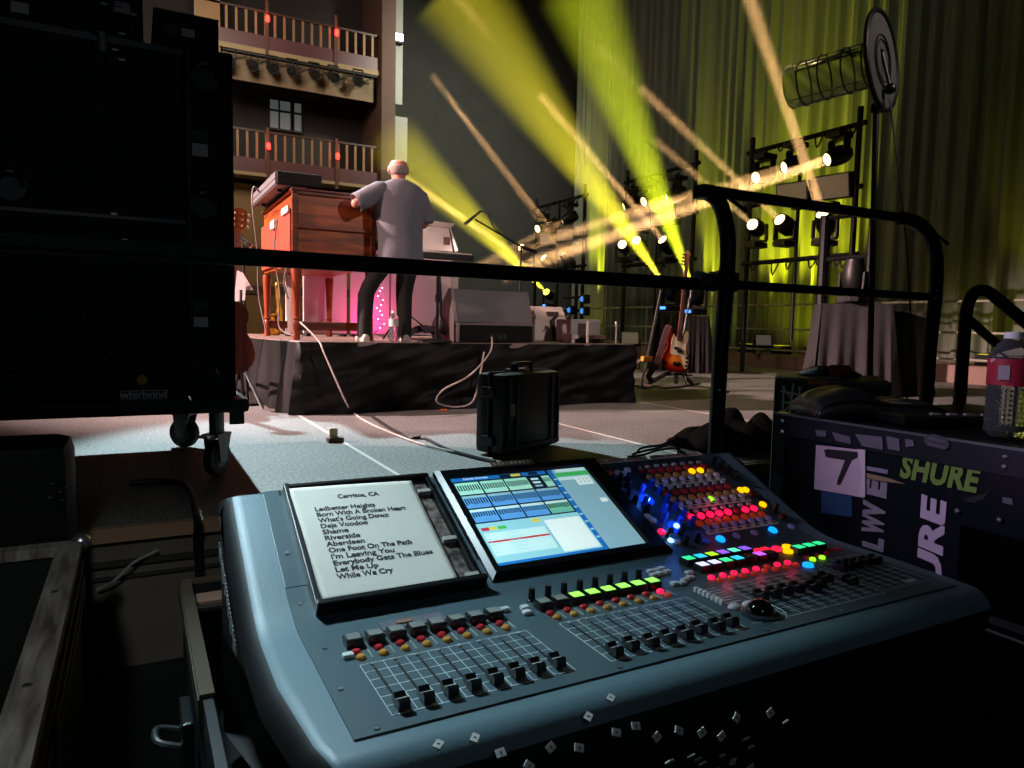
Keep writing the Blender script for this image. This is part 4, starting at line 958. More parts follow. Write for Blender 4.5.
def dish(px, py, Y, r=.075):
    c = ony(px, py, Y)
    d = MB().lathe([(r, 0), (r, .008), (r*.86, .012), (r*.8, .003), (0, .002)], c, (0, -1, 0), 24).build('dish', P('dish_black', '#0c0d0e', .4, .2), t, True)
    MB().tube([c+Vector((-r*.5, -.008, r*.3)), c+Vector((-r*.3, -.03, r*.62)), c+Vector((r*.35, -.03, r*.6)), c+Vector((r*.6, -.008, r*.05))], .010, 7, 5).build('handle', BLACKP, d, True)
for p in ((205, 77), (204, 205), (207, 375)): dish(*p, RY-.031)
for p in ((10, 185), (12, 380)): dish(*p, RY-.001)
LBL = P('label_dim', '#c8cac8', .6, var=.3, scale=90)
for px, py, w_, h_, Y in ((200, 136, .065, .05, RY-.036), (200, 150, .065, .055, RY-.036), (201, 306, .06, .05, RY-.036), (201, 322, .06, .045, RY-.036)):
    c = ony(px, py, Y); MB().box(c, (w_, .002, h_)).build('label', LBL if py in (150, 322) else P('label_dark', '#3a3c3c', .6, var=.5, scale=120), t)
c = ony(144, 394.5, RY-.006)
npl = MB().box(c, (.19, .006, .040)).build('nameplate', P('plate_dark', '#1a1b1c', .4), t)
text('whirlwind', .042, P('plate_letters', '#e0e0de', .4), npl, c-Y3*.0035, X3, Z3, bold=.0012, xs=1.1)
text('whirlwindusa.com', .017, MC['plate_letters'], t, c-Y3*.0005-Z3*.028, X3, Z3, xs=1.1)
mb = MB(); 
for s in (-.093, .093): mb.box(c+Vector((s, -.0035, 0)), (.003, .002, .036))
for s in (-.018, .018): mb.box(c+Vector((0, -.0035, s)), (.186, .002, .003))
mb.build('plate_border', MC['plate_letters'], npl)
c = ony(142, 379, RY-.001); MB().cyl(c, c-Y3*.05, .022).build('yellow_connector', P('connector_yellow', '#b08a20', .4), t, True)
MB().cyl(c-Z3*.03, c-Z3*.03-Y3*.03, .014).build('connector_collar', DSTEEL, t)
mb = MB()
for px, py in ((115, 50), (122, 60), (114, 214), (108, 240), (125, 240), (104, 4), (118, 5), (134, 15), (122, 34)):
    c = ony(px, py, RY-.002); mb.box(c, (.03, .012, .014), bev=.003)
mb.build('catch', P('catch_steel', '#7c7f80', .3, .9), t)
mb = MB().tube([ony(78, 300, RY-.03), ony(82, 345, RY-.05), ony(95, 365, RY-.05), ony(115, 352, RY-.04), ony(125, 372, RY-.01)], .008, 6, 6)
mb.build('loose_cable', CABLE, t, True)
# dolly
MB().bx(-1.7, .47, RY-.10, 4.85, .335, .40, bev=.02).build('dolly_deck', P('dolly_black', '#0d0e0f', .55, var=.3), t)
MB().bx(-1.7, .47, RY-.102, RY-.098, .392, .398).build('deck_edge', MC['edge_alu_dark'], t)
def caster(cx, cy, turn):
    m = Matrix.Rotation(turn, 3, 'Z'); c = Vector((cx, cy, .09)); f = m @ Vector((0, 1, 0)); sd = m @ Vector((1, 0, 0)); ax = c + f*0
    k = MB().box((cx, cy, .325), (.11, .13, .018), m).cyl((cx, cy, .19), (cx, cy, .32), .035)
    for s in (-1, 1): k.ext([ax+sd*s*.034-Z3*.02-f*.02, ax+sd*s*.034-Z3*.02+f*.03, ax+sd*s*.034+Z3*.11+f*.05, ax+sd*s*.034+Z3*.11-f*.06], sd*s*.006)
    k.box(ax+Z3*.115, (.085, .12, .014), m); o = k.build('caster', P('caster_grey', '#777b78', .45, .5), t)
    MB().lathe([(.05, -.022), (.085, -.022), (.0895, -.012), (.0895, .012), (.085, .022), (.05, .022)], ax, sd, 28).build('wheel', P('wheel_rubber', '#151515', .6), o, True)
    MB().lathe([(.048, -.024), (.048, .024), (.02, .03), (0, .03)], ax, sd, 20).build('wheel_hub', P('hub_grey', '#5a5c5a', .5), o, True)
    MB().box(ax+Z3*.118+f*.08, (.05, .08, .012), m).build('brake_pedal', STEEL, o)
caster(.345, 3.72, 2.5); caster(.25, 4.62, .9); caster(-.9, 3.72, .4); caster(-.9, 4.62, .4)
mb = MB()
for k in range(3): mb.bx(.39+.0, .455, RY-.02, RY-.0, .27-.0*k, .334) if k == 0 else None
mb.build('caster_plate', P('plate_grey', '#202224', .5), t)
# small black amplifier case on top of the rack with label, cables
a = ony(153, 10, RY+.05); b = ony(219, 58, RY+.05)
t = thing('flight_case', 'small black flight case with white labels lying on top of the rack', 'case', ((a.x+b.x)/2, 4.1, 1.977))
ztp = ony(219, 20, RY+.05).z
MB().bx(a.x, b.x, RY+.05, 4.6, 1.978, ztp, bev=.006).build('body', MC['rack_black'], t)
MB().bx(a.x, b.x, RY+.044, RY+.0495, ztp-.012, ztp-.003).parts('edge_strip', P('edge_dim2', '#24272a', .35, .6), t)
c = ony(188, 33, RY+.047); MB().box(c, (.055, .002, .035)).build('label', LBL, t)
c = ony(171, 30, RY+.047); MB().box(c, (.05, .002, .04)).build('label', MC['label_dark'], t)
ztc = ony(60, -60, RY+.15).z
t = thing('flight_case', 'large black flight case stacked on the rack, cut off by the top edge', 'case', (-.7, 4.15, 1.967))
MB().bx(-1.6, .06, RY+.10, 4.7, 1.968, ztc+.3, bev=.008).build('body', MC['rack_black'], t)
MB().bx(-1.6, .06, RY+.094, RY+.0995, 1.972, 1.984).build('edge_strip', MC['edge_dim2'], t)
for px in (20, 122): MB().box(ony(px, 8, RY+.092), (.07, .014, .05), bev=.004).build('catch', MC['catch_steel'], t)
t = thing('cable_coil', 'black cable with a pale connector hanging down the rack front at the upper left', 'cable', ony(104, 40, RY-.03))
MB().tube([ony(40, -8, RY-.06), ony(70, 14, RY-.06), ony(97, 30, RY-.05), ony(102, 48, RY-.04), ony(101, 68, RY-.04)], .012, 7, 6).build('cable', P('cable_grey', '#2a2d2f', .45), t, True)
MB().cyl(ony(102, 32, RY-.05), ony(103, 52, RY-.045), .016).build('connector', P('connector_pale', '#8a8c88', .4), t, True)

# ---- guard rail
YR = 2.0; rp = lambda x, y: ony(x, y, YR)
t = thing('guard_rail', 'black gooseneck guard rail along the stage edge, crossing the whole view', 'guard rail', (2.0, YR, LOWZ))
m0 = rp(0, 238); m1 = rp(722, 281); zm = (m0.z+m1.z)/2
zm -= .009
mb = MB(); mb.box(((m1.x-2.5)/2, YR, zm), (m1.x+2.5, .035, .037), bev=.008); mb.build('rail', BLACKT, t)
MB().bx(-2.5, m1.x, YR-.008, YR+.008, zm-.027, zm-.0187).build('kick_strip', BLACKT, t)
post = [rp(706, 192), rp(717, 199), rp(725, 220), rp(728, 250), rp(725, 300), rp(719, 380)]
post.append(Vector((post[-1].x, YR, LOWZ+.01)))
MB().tube(post, .030, 12, 5).build('post', BLACKT, t, True)
tr0 = rp(702, 190); tr1 = rp(900, 218)
MB().tube([tr0, tr1], .021, 10).build('top_rail', BLACKT, t, True)
pr_ = [tr1, rp(915, 222), rp(929, 234), rp(936, 258), rp(935, 300), rp(929, 360)]; pr_.append(Vector((pr_[-1].x, YR, LOWZ+.01)))
MB().tube(pr_, .030, 12, 5).build('post', BLACKT, t, True)
MB().tube([rp(735, 285), rp(930, 297)], .018, 10).build('rail', BLACKT, t, True)
MB().box(rp(704, 192), (.06, .06, .05), bev=.01).build('end_block', BLACKP, t)
cp = rp(723, 282); MB().box(cp, (.10, .07, .075), bev=.01).build('joint_clamp', BLACKP, t)
MB().cyl(rp(712, 276)-Y3*.036, rp(712, 276)-Y3*.05, .02).cyl(rp(708, 281), rp(696, 278), .028).build('clamp_bolt', P('bolt_grey', '#6c7072', .35, .8), t)
MB().cyl(rp(722, 193), rp(746, 211), .007).build('hinge_pin', BLACKT, t); MB().cyl(rp(918, 220), rp(948, 244), .007).build('hinge_pin', BLACKT, t)
mb = MB()
for x, y in ((714, 390), (722, 391), (931, 291), (928, 298)): mb.sph(rp(x, y)-Y3*.03, .006, n=6)
mb.parts('bolt_head', STEEL, t)
for x in (post[-1].x, pr_[-1].x): MB().cyl((x, YR, LOWZ+.001), (x, YR, LOWZ+.0095), .08).build('foot_plate', BLACKM, t)
x = -2.3; MB().cyl((x, YR, LOWZ+.001), (x, YR, zm-.03), .03).build('post', BLACKT, t)

# ---- clear tube with disc on a pole
D = 3.5; dc_ = dep(882, 61, D)
t = thing('ring_fan_stand', 'clear ringed tube with a black-rimmed round disc on a tall black pole', 'stand', (dc_.x, dc_.y, LOWZ))
vw = (dc_-CAM).normalized(); sw = -(rt-vw*rt.dot(vw)).normalized(); ax = (sw*.93 + vw*.36 + up*-.30).normalized(); rD = 48/F*D
pb = dep(881, 330, D); pole_b = Vector((pb.x, pb.y, LOWZ+.05)); pole_t = dep(876, 108, D)
MB().cyl(pole_b, pole_t, .014, n=12).build('pole', BLACKT, t)
MB().lathe([(.16, .001), (.16, .02), (.05, .045), (.02, .07)], (pb.x, pb.y, LOWZ)).build('round_base', BLACKM, t, True)
q = ax.to_track_quat('Z', 'Y')
rim = [dc_ + q @ Vector((rD*math.cos(a_*math.pi/24), rD*math.sin(a_*math.pi/24), 0)) for a_ in range(49)]
MB().tube(rim, .013, 8).build('disc_rim', BLACKT, t, True)
GLS = P('smoky_clear', '#d8dcd8', .12, trans=.86, ior=1.08, var=.03)
MB().cyl(dc_-ax*.002, dc_+ax*.002, rD*.98, n=40).build('disc_pane', P('disc_grey', '#6e706c', .4, trans=.45, ior=1.05, var=.05), t)
for rr in (.52, .42):
    MB().tube([dc_-ax*.006 + q @ Vector((rD*rr*math.cos(a_*math.pi/18), rD*rr*math.sin(a_*math.pi/18), 0)) for a_ in range(37)], .003, 5).build('inner_ring', BLACKT, t, True)
e0 = dep(877, 52, D)-ax*.02; e1 = dep(886, 90, D)-ax*.02
MB().cyl(e0, e1, .008).sph(e1, .028, n=10).sph(e0, .014, n=8).build('pivot_arm', BLACKP, t, True)
tb0 = dc_ + ax*.01; tl = .44; rT = 22.5/F*D
TBO = MB().cyl(tb0, tb0+ax*tl, rT, n=32, cap=False).build('tube', GLS, t, True)
for f in (.12, .34, .60, .84):
    c = tb0+ax*tl*f; MB().tube([c + q @ Vector((rT*1.01*math.cos(a_*math.pi/16), rT*1.01*math.sin(a_*math.pi/16), 0)) for a_ in range(33)], .0045, 5).build('tube_ring', P('ring_dark', '#2a2824', .4), t, True)
for a_ in range(4):
    w_ = q @ Vector((rT*.985*math.cos(a_*1.57+.6), rT*.985*math.sin(a_*1.57+.6), 0)); MB().cyl(tb0+w_, tb0+ax*tl+w_, .0035, n=6).build('tube_rod', P('rod_pale', '#b8a8a0', .3), t)
MB().tube([tb0+ax*tl + q @ Vector((rT*math.cos(a_*math.pi/16), rT*math.sin(a_*math.pi/16), 0)) for a_ in range(33)], .003, 5).build('tube_edge', MC['rod_pale'], t, True)
MB().box(dep(878, 108, D), (.05, .05, .05), bev=.01).build('bracket', BLACKP, t)
MB().tube([dep(890, 100, D), dep(896, 150, D), dep(903, 210, D), dep(910, 300, D), dep(908, 380, D), Vector((dep(906, 380, D).x, dep(906, 380, D).y, LOWZ+.05))], .005, 6, 5).build('cable', CABLE, t, True)

# ---- handrail at the far right
D = 2.55; hp_ = lambda x, y: dep(x, y, D)
t = thing('stair_handrail', 'black curved stair handrail at the right edge behind the water bottle', 'handrail', hp_(960, 400).xy.to_3d()+Z3*LOWZ)
b0 = hp_(960, 395)
MB().tube([Vector((b0.x, b0.y, LOWZ+.01)), b0, hp_(964, 340), hp_(967, 308), hp_(974, 293), hp_(986, 291), hp_(1000, 301), hp_(1018, 316), hp_(1060, 352), hp_(1110, 395)], .021, 12, 6).build('handrail', BLACKT, t, True)
MB().tube([hp_(967, 318), hp_(985, 334), hp_(1010, 355), hp_(1060, 398)], .016, 10, 4).build('lower_rail', BLACKT, t, True)
MB().cyl((b0.x, b0.y, LOWZ+.001), (b0.x, b0.y, LOWZ+.0095), .07).build('foot_plate', BLACKM, t)

# ---- big road case on the right
SX = 1.5; s_ = lambda x, y, d=0: onx(x, y, SX-d)
ZT = (s_(777, 413).z + s_(1000, 446).z)/2; yF = s_(777, 413).y; yN = .18
t = thing('road_case', 'large black road case at the right, its stickered face lettered in green and white', 'road case', (1.9, .75, LOWZ))
CB = P('case_laminate', '#10131a', .28, var=.25, scale=5)
MB().bx(SX, 2.35, yN, yF, LOWZ+.06, ZT-.002, bev=.004).build('body', CB, t)
EA = P('extrusion_alu', '#3c4048', .3, .75, var=.3, scale=12)
MB().bx(SX-.005, SX-.0005, yN, yF, ZT-.055, ZT-.001).bx(SX-.004, SX+.03, yN, yF, ZT-.0015, ZT+.002).bx(SX-.006, SX-.0005, yF-.035, yF, LOWZ+.06, ZT-.056).parts('extrusion', EA, t)
MB().bx(SX-.008, SX-.0051, yN, yF-.0, ZT-.003, ZT+.0025).build('edge_lip', P('lip_alu', '#8a8c92', .3, .8), t)
for x, y in ((SX+.08, yN+.1), (2.27, yN+.1), (SX+.08, yF-.1), (2.27, yF-.1)): MB().cyl((x-.02, y, LOWZ+.031), (x+.02, y, LOWZ+.031), .03).build('caster', RUBBER, t)
mb = MB()
for px, py in ((782, 421), (782, 432), (1005, 457), (1004, 467), (999, 520), (957, 511)): mb.sph(s_(px, py, .0065), .0055, (.5, 1, 1), 8)
mb.parts('rivet', STEEL, t)
# torn stickers along the top extrusion
STK = P('sticker_pale', '#5f5a66', .5, var=.35, scale=40)
def patch(px, mat, nm, d=.0085, par=None):
    pts = [s_(x, y, d) for x, y in px]; return MB().ext(pts, (.0015, 0, 0)).build(nm, mat, par or t)
for q_ in ([(832, 432), (850, 437), (851, 444), (836, 441)], [(855, 434), (882, 437), (883, 450), (862, 446)], [(886, 436), (899, 439), (900, 451), (888, 449)], [(905, 439), (913, 440), (914, 446), (906, 447)], [(815, 430), (826, 431), (826, 437), (817, 436)]): patch(q_, STK, 'torn_sticker')
c = s_(936, 441, .009)
rs = patch([(925, 436), (932, 434), (948, 438), (949, 447), (945, 450), (928, 446), (924, 442)], P('sticker_badge', '#3a3c44', .5), 'badge_sticker')
mb = MB()
for k in range(9):
    x = 929+2*k; y = 438+.25*k*2; p_ = s_(x, y, .0098); mb.box(p_, (.0008, .0032, .005)); p_ = s_(x, y+6, .0098); mb.box(p_, (.0008, .0034, .005))
mb.build('badge_print', STK, rs)
def span(a, b): return (s_(*a)-s_(*b)).length
GRN = P('green_print', '#6f8f3a', .45, var=.08); LIL = P('white_print', '#c0aec4', .5, var=.1)
text('SHURE', .068, GRN, t, s_(936.5, 474, .0015), -Y3, Z3, 'lettering', bold=.003, width=span((901, 463), (981, 482)), shear=.18, spacing=1.06)
text('SHURE', .07, LIL, t, s_(930, 573, .0015), Z3, Y3, 'lettering', bold=.0032, width=.325, shear=.08, spacing=.98)
patch([(816, 445), (863, 450), (864, 498), (849, 495), (814, 489)], P('paper_lilac', '#c4aabb', .7, var=.08, scale=12), 'number_sheet', .004)
patch([(857, 449), (865, 450), (865, 497), (859, 496), (862, 475)], P('tape_lilac', '#d0bcc8', .6), 'tape_strip', .006)
patch([(824, 450), (827, 449), (857, 452), (857, 457), (851, 460), (840, 484), (837, 485), (837, 481), (845, 460), (826, 457)], P('marker_ink', '#1a151c', .5), 'marker_numeral', .0062)
patch([(821, 491), (852, 496), (852, 517), (821, 513)], P('paper_blue', '#123c66', .6), 'blue_sheet', .003)
LT = P('torn_print', '#8a8290', .5, var=.3, scale=60)
text('E', .072, LT, t, s_(876, 489, .0012), Z3, Y3, 'lettering', bold=.005, width=.036); text('V', .068, LT, t, s_(875, 510, .0012), Z3, Y3, 'lettering', bold=.005, width=.036); text('W', .068, LT, t, s_(874, 525, .0012), Z3, Y3, 'lettering', bold=.0045, width=.044); text('L', .068, LT, t, s_(874, 544, .0012), Z3, Y3, 'lettering', bold=.004, width=.03)
patch([(866, 466), (888, 470), (887, 474), (866, 470)], LT, 'torn_sticker', .002); patch([(866, 473), (888, 478), (905, 484), (880, 481), (866, 478)], P('torn_tan', '#8a7254', .6), 'torn_sticker', .002)
patch([(963, 499), (985, 493), (990, 490), (984, 499), (975, 503), (968, 502)], P('scuff_dark', '#08080a', .7), 'scuff_tear', .002)
patch([(1002, 497), (1012, 499), (1013, 505), (1003, 503)], STK, 'torn_sticker', .002)
rec = MB(); p0 = s_(962, 520, .0); p1 = s_(1005, 580, .0)
MB().bx(SX-.004, SX-.001, yN+.01, p0.y, p1.z-.2, p0.z-.01).build('handle_recess', P('recess_black', '#020203', .9, spec=.05), t)
MB().bx(SX-.012, SX-.005, .30, p0.y-.01, .20, .215).build('recess_bar', BLACKM, t)
# things on the case
bc = dep(866, 400, 1.85)
def bagf(u, v):
    x = (u-.5)*.33; y = (v-.5)*.20
    e = max(0, 1-abs(2*u-1)**3)*max(0, 1-abs(2*v-1)**3)
    h = .075*(e**.45)*(1-.25*u) + .015*noise.noise(Vector((u*4, v*3, 7)))*e - .03*math.exp(-((u-.62)/.2)**2)*e
    return (u, v, x, y, max(0.0, h))
rb = math.atan2(rt.y, rt.x)
def bg(u, v): 
    u_, v_, x, y, h = bagf(u, v); c_, s__ = math.cos(rb), math.sin(rb); return Vector((bc.x + c_*x - s__*y, min(bc.y + s__*x + c_*y, 9), ZT+.004+h))
t = thing('leather_bag', 'soft black leather pouch slumped on the big road case', 'bag', (bc.x, bc.y, ZT+.0025))
MB().grid(bg, 40, 24).build('body', P('leather_black', '#1b1e20', .38, var=.2, bump=.2, bscale=40), t, True, solid=.006)
MB().tube([bg(u/20, .06)+Vector((0, 0, .004)) for u in range(21)], .006, 6).build('zip_seam', BLACKP, t, True)
a = bg(.66, .22)+Z3*.004
for k in range(2): MB().box(bg(.62+.08*k, .16)+Z3*.003, (.018, .006, .003), Matrix.Rotation(rb, 3, 'Z')).build('print_mark', P('print_grey', '#8a8c8a', .5), t)
fc = dep(955, 413, 1.72)
t = thing('flat_device', 'flat black device with tiny white keys lying behind the bottle on the road case', 'device', (fc.x, fc.y, ZT+.0025))
MB().box((fc.x, fc.y, ZT+.015), (.34, .16, .024), Matrix.Rotation(rb, 3, 'Z'), bev=.006).build('body', BLACKP, t)
for k in range(4): MB().box((fc.x-.08+.04*k*math.cos(rb), fc.y+.0+.04*k*math.sin(rb), ZT+.0285), (.02, .012, .004), Matrix.Rotation(rb, 3, 'Z')).build('key', P('key_pale', '#9a9c98', .5), t)
bpos = onz(1006, 437, ZT+.0025)
LR = bpy.data.materials.new('bottle_label_red'); LR.use_nodes = True; nt = LR.node_tree; b_ = nt.nodes['Principled BSDF']
tc = nt.nodes.new('ShaderNodeTexCoord'); nz = nt.nodes.new('ShaderNodeTexNoise'); nz.inputs['Scale'].default_value = 40; nt.links.new(tc.outputs['Object'], nz.inputs['Vector'])
cr = nt.nodes.new('ShaderNodeValToRGB'); cr.color_ramp.elements[0].position = .62; cr.color_ramp.elements[1].position = .68; cr.color_ramp.elements[0].color = (*lin('#a01c34'), 1); cr.color_ramp.elements[1].color = (*lin('#c89aa0'), 1)
nt.links.new(nz.outputs['Fac'], cr.inputs[0]); nt.links.new(cr.outputs[0], b_.inputs['Base Color'])
bt_, lb_ = bottle('clear water bottle with a red label standing on the near end of the road case', bpos, .222, .043, LR, .62)
vdir = (CAM-bpos); vdir.z = 0; vdir.normalize(); sd = Vector((-vdir.y, vdir.x, 0))
lp = bpos+vdir*.0442+Z3*.138
MB().box(lp-sd*.012, (.020, .0016, .030), Matrix.Rotation(math.atan2(sd.y, sd.x), 3, 'Z'), bev=.0005).build('label_emblem', P('emblem_pale', '#b8a8b0', .5, var=.4, scale=200), bt_)
# black trunk with white scribble behind the case
tc_ = dep(832, 395, 2.35); tz = dep(800, 379, 2.35).z
t = thing('upright_case', 'upright black case with white scribbled graffiti, just behind the big road case', 'case', (tc_.x, tc_.y, LOWZ), rb*0)
rb = rb-.36; Mr = Matrix.Rotation(rb, 3, 'Z'); cx_ = tc_
ce = Vector((cx_.x, cx_.y, (tz+LOWZ)/2)) + Vector((-math.sin(rb), math.cos(rb), 0))*.2
MB().box(ce, (.36, .36, tz-LOWZ-.002), Mr, bev=.01).build('body', P('trunk_black', '#101112', .5, var=.3), t)
fx_ = Vector((math.cos(rb), math.sin(rb), 0)); fy_ = Vector((-fx_.y, fx_.x, 0)); f0 = ce - fy_*.1805
mb = MB()
for (x0, y0, x1, y1) in ((-.16, -.05, -.10, -.06), (-.155, -.09, -.09, -.09), (-.15, -.03, -.15, -.14), (-.12, -.02, -.13, -.15), (-.10, -.03, -.10, -.14), (-.16, -.12, -.09, -.14), (-.16, -.14, -.11, -.08), (-.155, -.035, -.1, -.11)):
    a = Vector((f0.x, f0.y, tz))+fx_*x0+Z3*y0*.95; b = Vector((f0.x, f0.y, tz))+fx_*x1+Z3*y1*.95; mb.cyl(a, b, .0035, n=5)
mb.build('graffiti_print', P('graffiti_white', '#e8e4de', .6), t)
MB().box(Vector((f0.x, f0.y, tz-.012))-fx_*.045, (.06, .003, .014), Mr).build('sticker', P('sticker_orange', '#a8702a', .6), t)
tt_ = thing('cable_pile', 'small pile of black cables and connectors on the upright black case', 'cables', (ce.x, ce.y, tz))
mb = MB(); random.seed(3)
for k in range(5):
    pts = [Vector((ce.x, ce.y, tz+.008+.005*k))+fx_*(.10*math.cos(a_*.9+k)*(1-.1*k))+fy_*(.07*math.sin(a_*.9+k)) for a_ in range(8)]; mb.tube(pts, .006, 6, 4)
mb.build('cable', CABLE, tt_, True); MB().box((ce.x-.05, ce.y-.08, tz+.025), (.05, .05, .04), bev=.006).build('connector', P('connector_red', '#8a2a2a', .5), tt_)

rb += .36
# ---- black cloth bag heap on the stage edge
hc_ = onz(752, 455, 0); hc_.x += .12
def heap(u, v):
    x = (u-.5)*.75; y = (v-.5)*.5; e = max(0, 1-(2*u-1)**2)*max(0, 1-(2*v-1)**2)
    h = .22*e**.4*(.35+.9*abs(noise.noise(Vector((u*3.2+1, v*2.2, 9))))+.25) + .02*noise.noise(Vector((u*9, v*7, 3)))*e
    return Vector((hc_.x+x, hc_.y+.28+y, .004+max(0, h)))
tag(MB().grid(heap, 44, 28).build('cloth_heap', BCLOTH, None, True, solid=.006, base=(hc_.x, hc_.y+.28, 0)), 'heap of crumpled black cloth bags on the stage floor behind the rail post', 'bag heap')

# ---- left foreground: open case, black box, cables on the fascia
t = thing('open_case', 'long open flight case with a worn wooden rim at the bottom left corner', 'case', (-.5, 1.45, LOWZ))
WR = wood_mat('worn_rim', '#4a4238', '#8f8c84', .7, 5.0, 0)
zr = .10
MB().bx(-.213, -.15, .35, 2.45, zr-.03, zr, bev=.003).build('rim', WR, t)
MB().bx(-.95, -.2135, 2.39, 2.45, zr-.03, zr, bev=.003).build('rim', WR, t)
MB().bx(-.205, -.16, .35, 2.44, LOWZ+.001, zr-.031).bx(-.95, -.206, 2.4, 2.44, LOWZ+.001, zr-.031).bx(-.95, -.206, .35, 2.4, LOWZ+.001, LOWZ+.05).bx(-.97, -.951, .35, 2.44, LOWZ+.001, zr-.03).parts('wall', P('case_wall_dark', '#121314', .5, var=.3), t)
MB().bx(-.159, -.148, .35, 2.44, .03, .042).bx(-.159, -.146, .35, 2.44, -.02, -.004).bx(-.159, -.146, .35, 2.44, -.06, -.044).parts('extrusion', P('rim_alu', '#7a7c7c', .35, .8, var=.2), t)
MB().sph((-.155, 2.445, zr-.008), .028, n=12).build('corner_cap', STEEL, t, True)
MB().box((-.145, 1.5, -.02), (.012, .05, .10), bev=.004).build('latch', DSTEEL, t)
for y in (1.15, 1.5, 2.0): MB().sph((-.185, y, zr), .009, (1, 1, .4), 8).build('rivet', DSTEEL, t, True)
a = ony(68, 445, 2.55)
t = thing('black_box', 'black box with rounded corners standing behind the open case below the rack', 'box', (a.x-.4, 2.7, LOWZ))
MB().bx(a.x-.85, a.x, 2.56, 2.86, LOWZ+.002, a.z, bev=.05).build('shell', P('box_black', '#040405', .6, var=.3, spec=.2), t, True)
mb = MB()
for px, py in ((52, 484), (60, 492), (66, 488), (50, 498), (62, 500)): mb.sph(ony(px, py, 2.553), .008, (1, .4, .7), 8)
mb.build('catch', P('catch_dim', '#4a4c50', .35, .7), t)
yS = EDGE-.055
o = MB().tube([onz(130, 486, 0)+Z3*.012, onz(165, 484, 0)+Z3*.012, onz(188, 490, 0)+Z3*.014, Vector((onz(196, 518, 0).x, EDGE-.05, .012)), ony(197, 540, yS), ony(199, 575, yS), ony(200, 620, yS)], .014, 8, 6).build('cable', CABLE, None, True, base=onz(188, 490, 0))
tag(o, 'thick black cable dropping over the stage edge beside the desk', 'cable')
yS = EDGE-.03
o = MB().tube([ony(97, 590, yS), ony(115, 580, yS-.02), ony(133, 563, yS-.02), ony(146, 556, yS-.01), ony(158, 550, yS)], .005, 6, 6).build('cable', P('cable_white', '#a8a8a4', .5), None, True, base=ony(97, 590, yS))
tag(o, 'thin white cable curving across the dark stage front', 'cable')

# ---- guitar, papers and saxophone seen past the rack
D = 5.9; gp = lambda x, y, d=0: dep(x, y, D+d)
t = thing('acoustic_guitar', 'reddish-brown guitar on a stand, half hidden behind the right side of the rack', 'guitar', gp(241, 372))
g0 = gp(222, 374); g1 = gp(240, 209); gv = (g1-g0).normalized(); gL = (g1-g0).length; gu = (rt*.9+fw*.35); gu = (gu-gv*gu.dot(gv)).normalized(); gn = gu.cross(gv).normalized()
gq = lambda u, v, n=0: g0+gu*u*gL+gv*v*gL+gn*n
GB = smooth2([(0, 0), (-.12, .02), (-.175, .11), (-.15, .21), (-.105, .28), (-.115, .36), (-.08, .43), (0, .445), (.08, .43), (.115, .36), (.105, .28), (.15, .21), (.175, .11), (.12, .02)], 3)
MB().ext([gq(u, v, -.05) for u, v in GB], gn*.1).build('body', wood_mat('guitar_brown', '#240c08', '#4a1c10', .3, 2, 0), t)
MB().ext([gq(-.022, .42, .055), gq(.022, .42, .055), gq(.019, .86, .055), gq(-.019, .86, .055)], gn*-.03).build('neck', MC['rosewood_lit'], t)
MB().ext([gq(-.022, .86, .05), gq(.022, .86, .05), gq(.045, .90, .05), gq(.04, .99, .05), gq(.0, 1.0, .05), gq(-.04, .99, .05), gq(-.045, .90, .05)], gn*-.02).build('headstock', wood_mat('headstock_red', '#7a3018', '#b05a30', .3, 3, 0), t)
for k in range(3):
    for s in (-1, 1): MB().sph(gq(s*.055, .895+.035*k, .04), .016, n=8).sph(gq(s*.022, .895+.035*k, .056), .010, n=8).parts('tuning_peg', P('peg_cream', '#d8b088', .35), t, True)
t = thing('guitar_stand', 'metal guitar stand holding the brown guitar beside the rack', 'guitar stand', onz(250, 400, 0))
MB().cyl(gp(240, 360, .1), onz(263, 410, 0)+Z3*.01, .014).build('leg', STEEL, t); MB().cyl(gp(240, 360, .1), onz(244, 405, 0)+Z3*.01, .014).build('leg', BLACKT, t); MB().cyl(gp(240, 360, .1), onz(234, 396, 0)+Z3*.01, .014).build('leg', BLACKT, t)
MB().cyl(gp(239, 380, .08), gp(241, 290, .12), .012).build('upright', BLACKT, t)
t = thing('music_stand', 'chrome stand holding loose white sheets between the rack and the organ', 'music stand', (gp(246, 330, .5).x, gp(246, 330, .5).y, 0))
sx = gp(247, 330, .5); MB().cyl((sx.x, sx.y, .02), gp(243, 245, .5), .012).build('pole', BLACKT, t); MB().cyl((sx.x, sx.y, .001), (sx.x, sx.y, .02), .16).build('round_base', BLACKM, t)
MB().cyl(gp(231, 232, .5), gp(252, 246, .5), .012).cyl(gp(249, 246, .5), gp(254, 262, .5), .010).build('clamp_arm', CHROME, t)
MB().ext([gp(232, 268, .45), gp(243, 273, .45), gp(253, 290, .45), gp(236, 291, .45)], fw*.006).ext([gp(233, 280, .42), gp(246, 278, .42), gp(245, 300, .42), gp(233, 302, .42)], fw*.006).build('sheet', P('sheet_white', '#c8b8b8', .7), t)
Y = 8.25; sq = lambda x, y: ony(x, y, Y)
t = thing('saxophone', 'brass saxophone standing on the riser between the organ legs', 'saxophone', sq(280, 333).xy.to_3d()+Z3*RZ)
BR = P('brass', '#c8963a', .28, .9, var=.15)
MB().tube([sq(283, 283), sq(277, 283), sq(277, 291), sq(279, 308), sq(280, 324), sq(277, 331), sq(272, 330), sq(271, 321), sq(270, 314)], .03, 12, 6, rs=[.012, .014, .018, .024, .034, .042, .05, .055, .062, .085]).build('body', BR, t, True)
mb = MB()
for k in range(10): mb.cyl(sq(277.5+.25*k, 291+3.3*k)-Y3*.03, sq(277.5+.25*k, 291+3.3*k)-Y3*.05, .022, n=10)
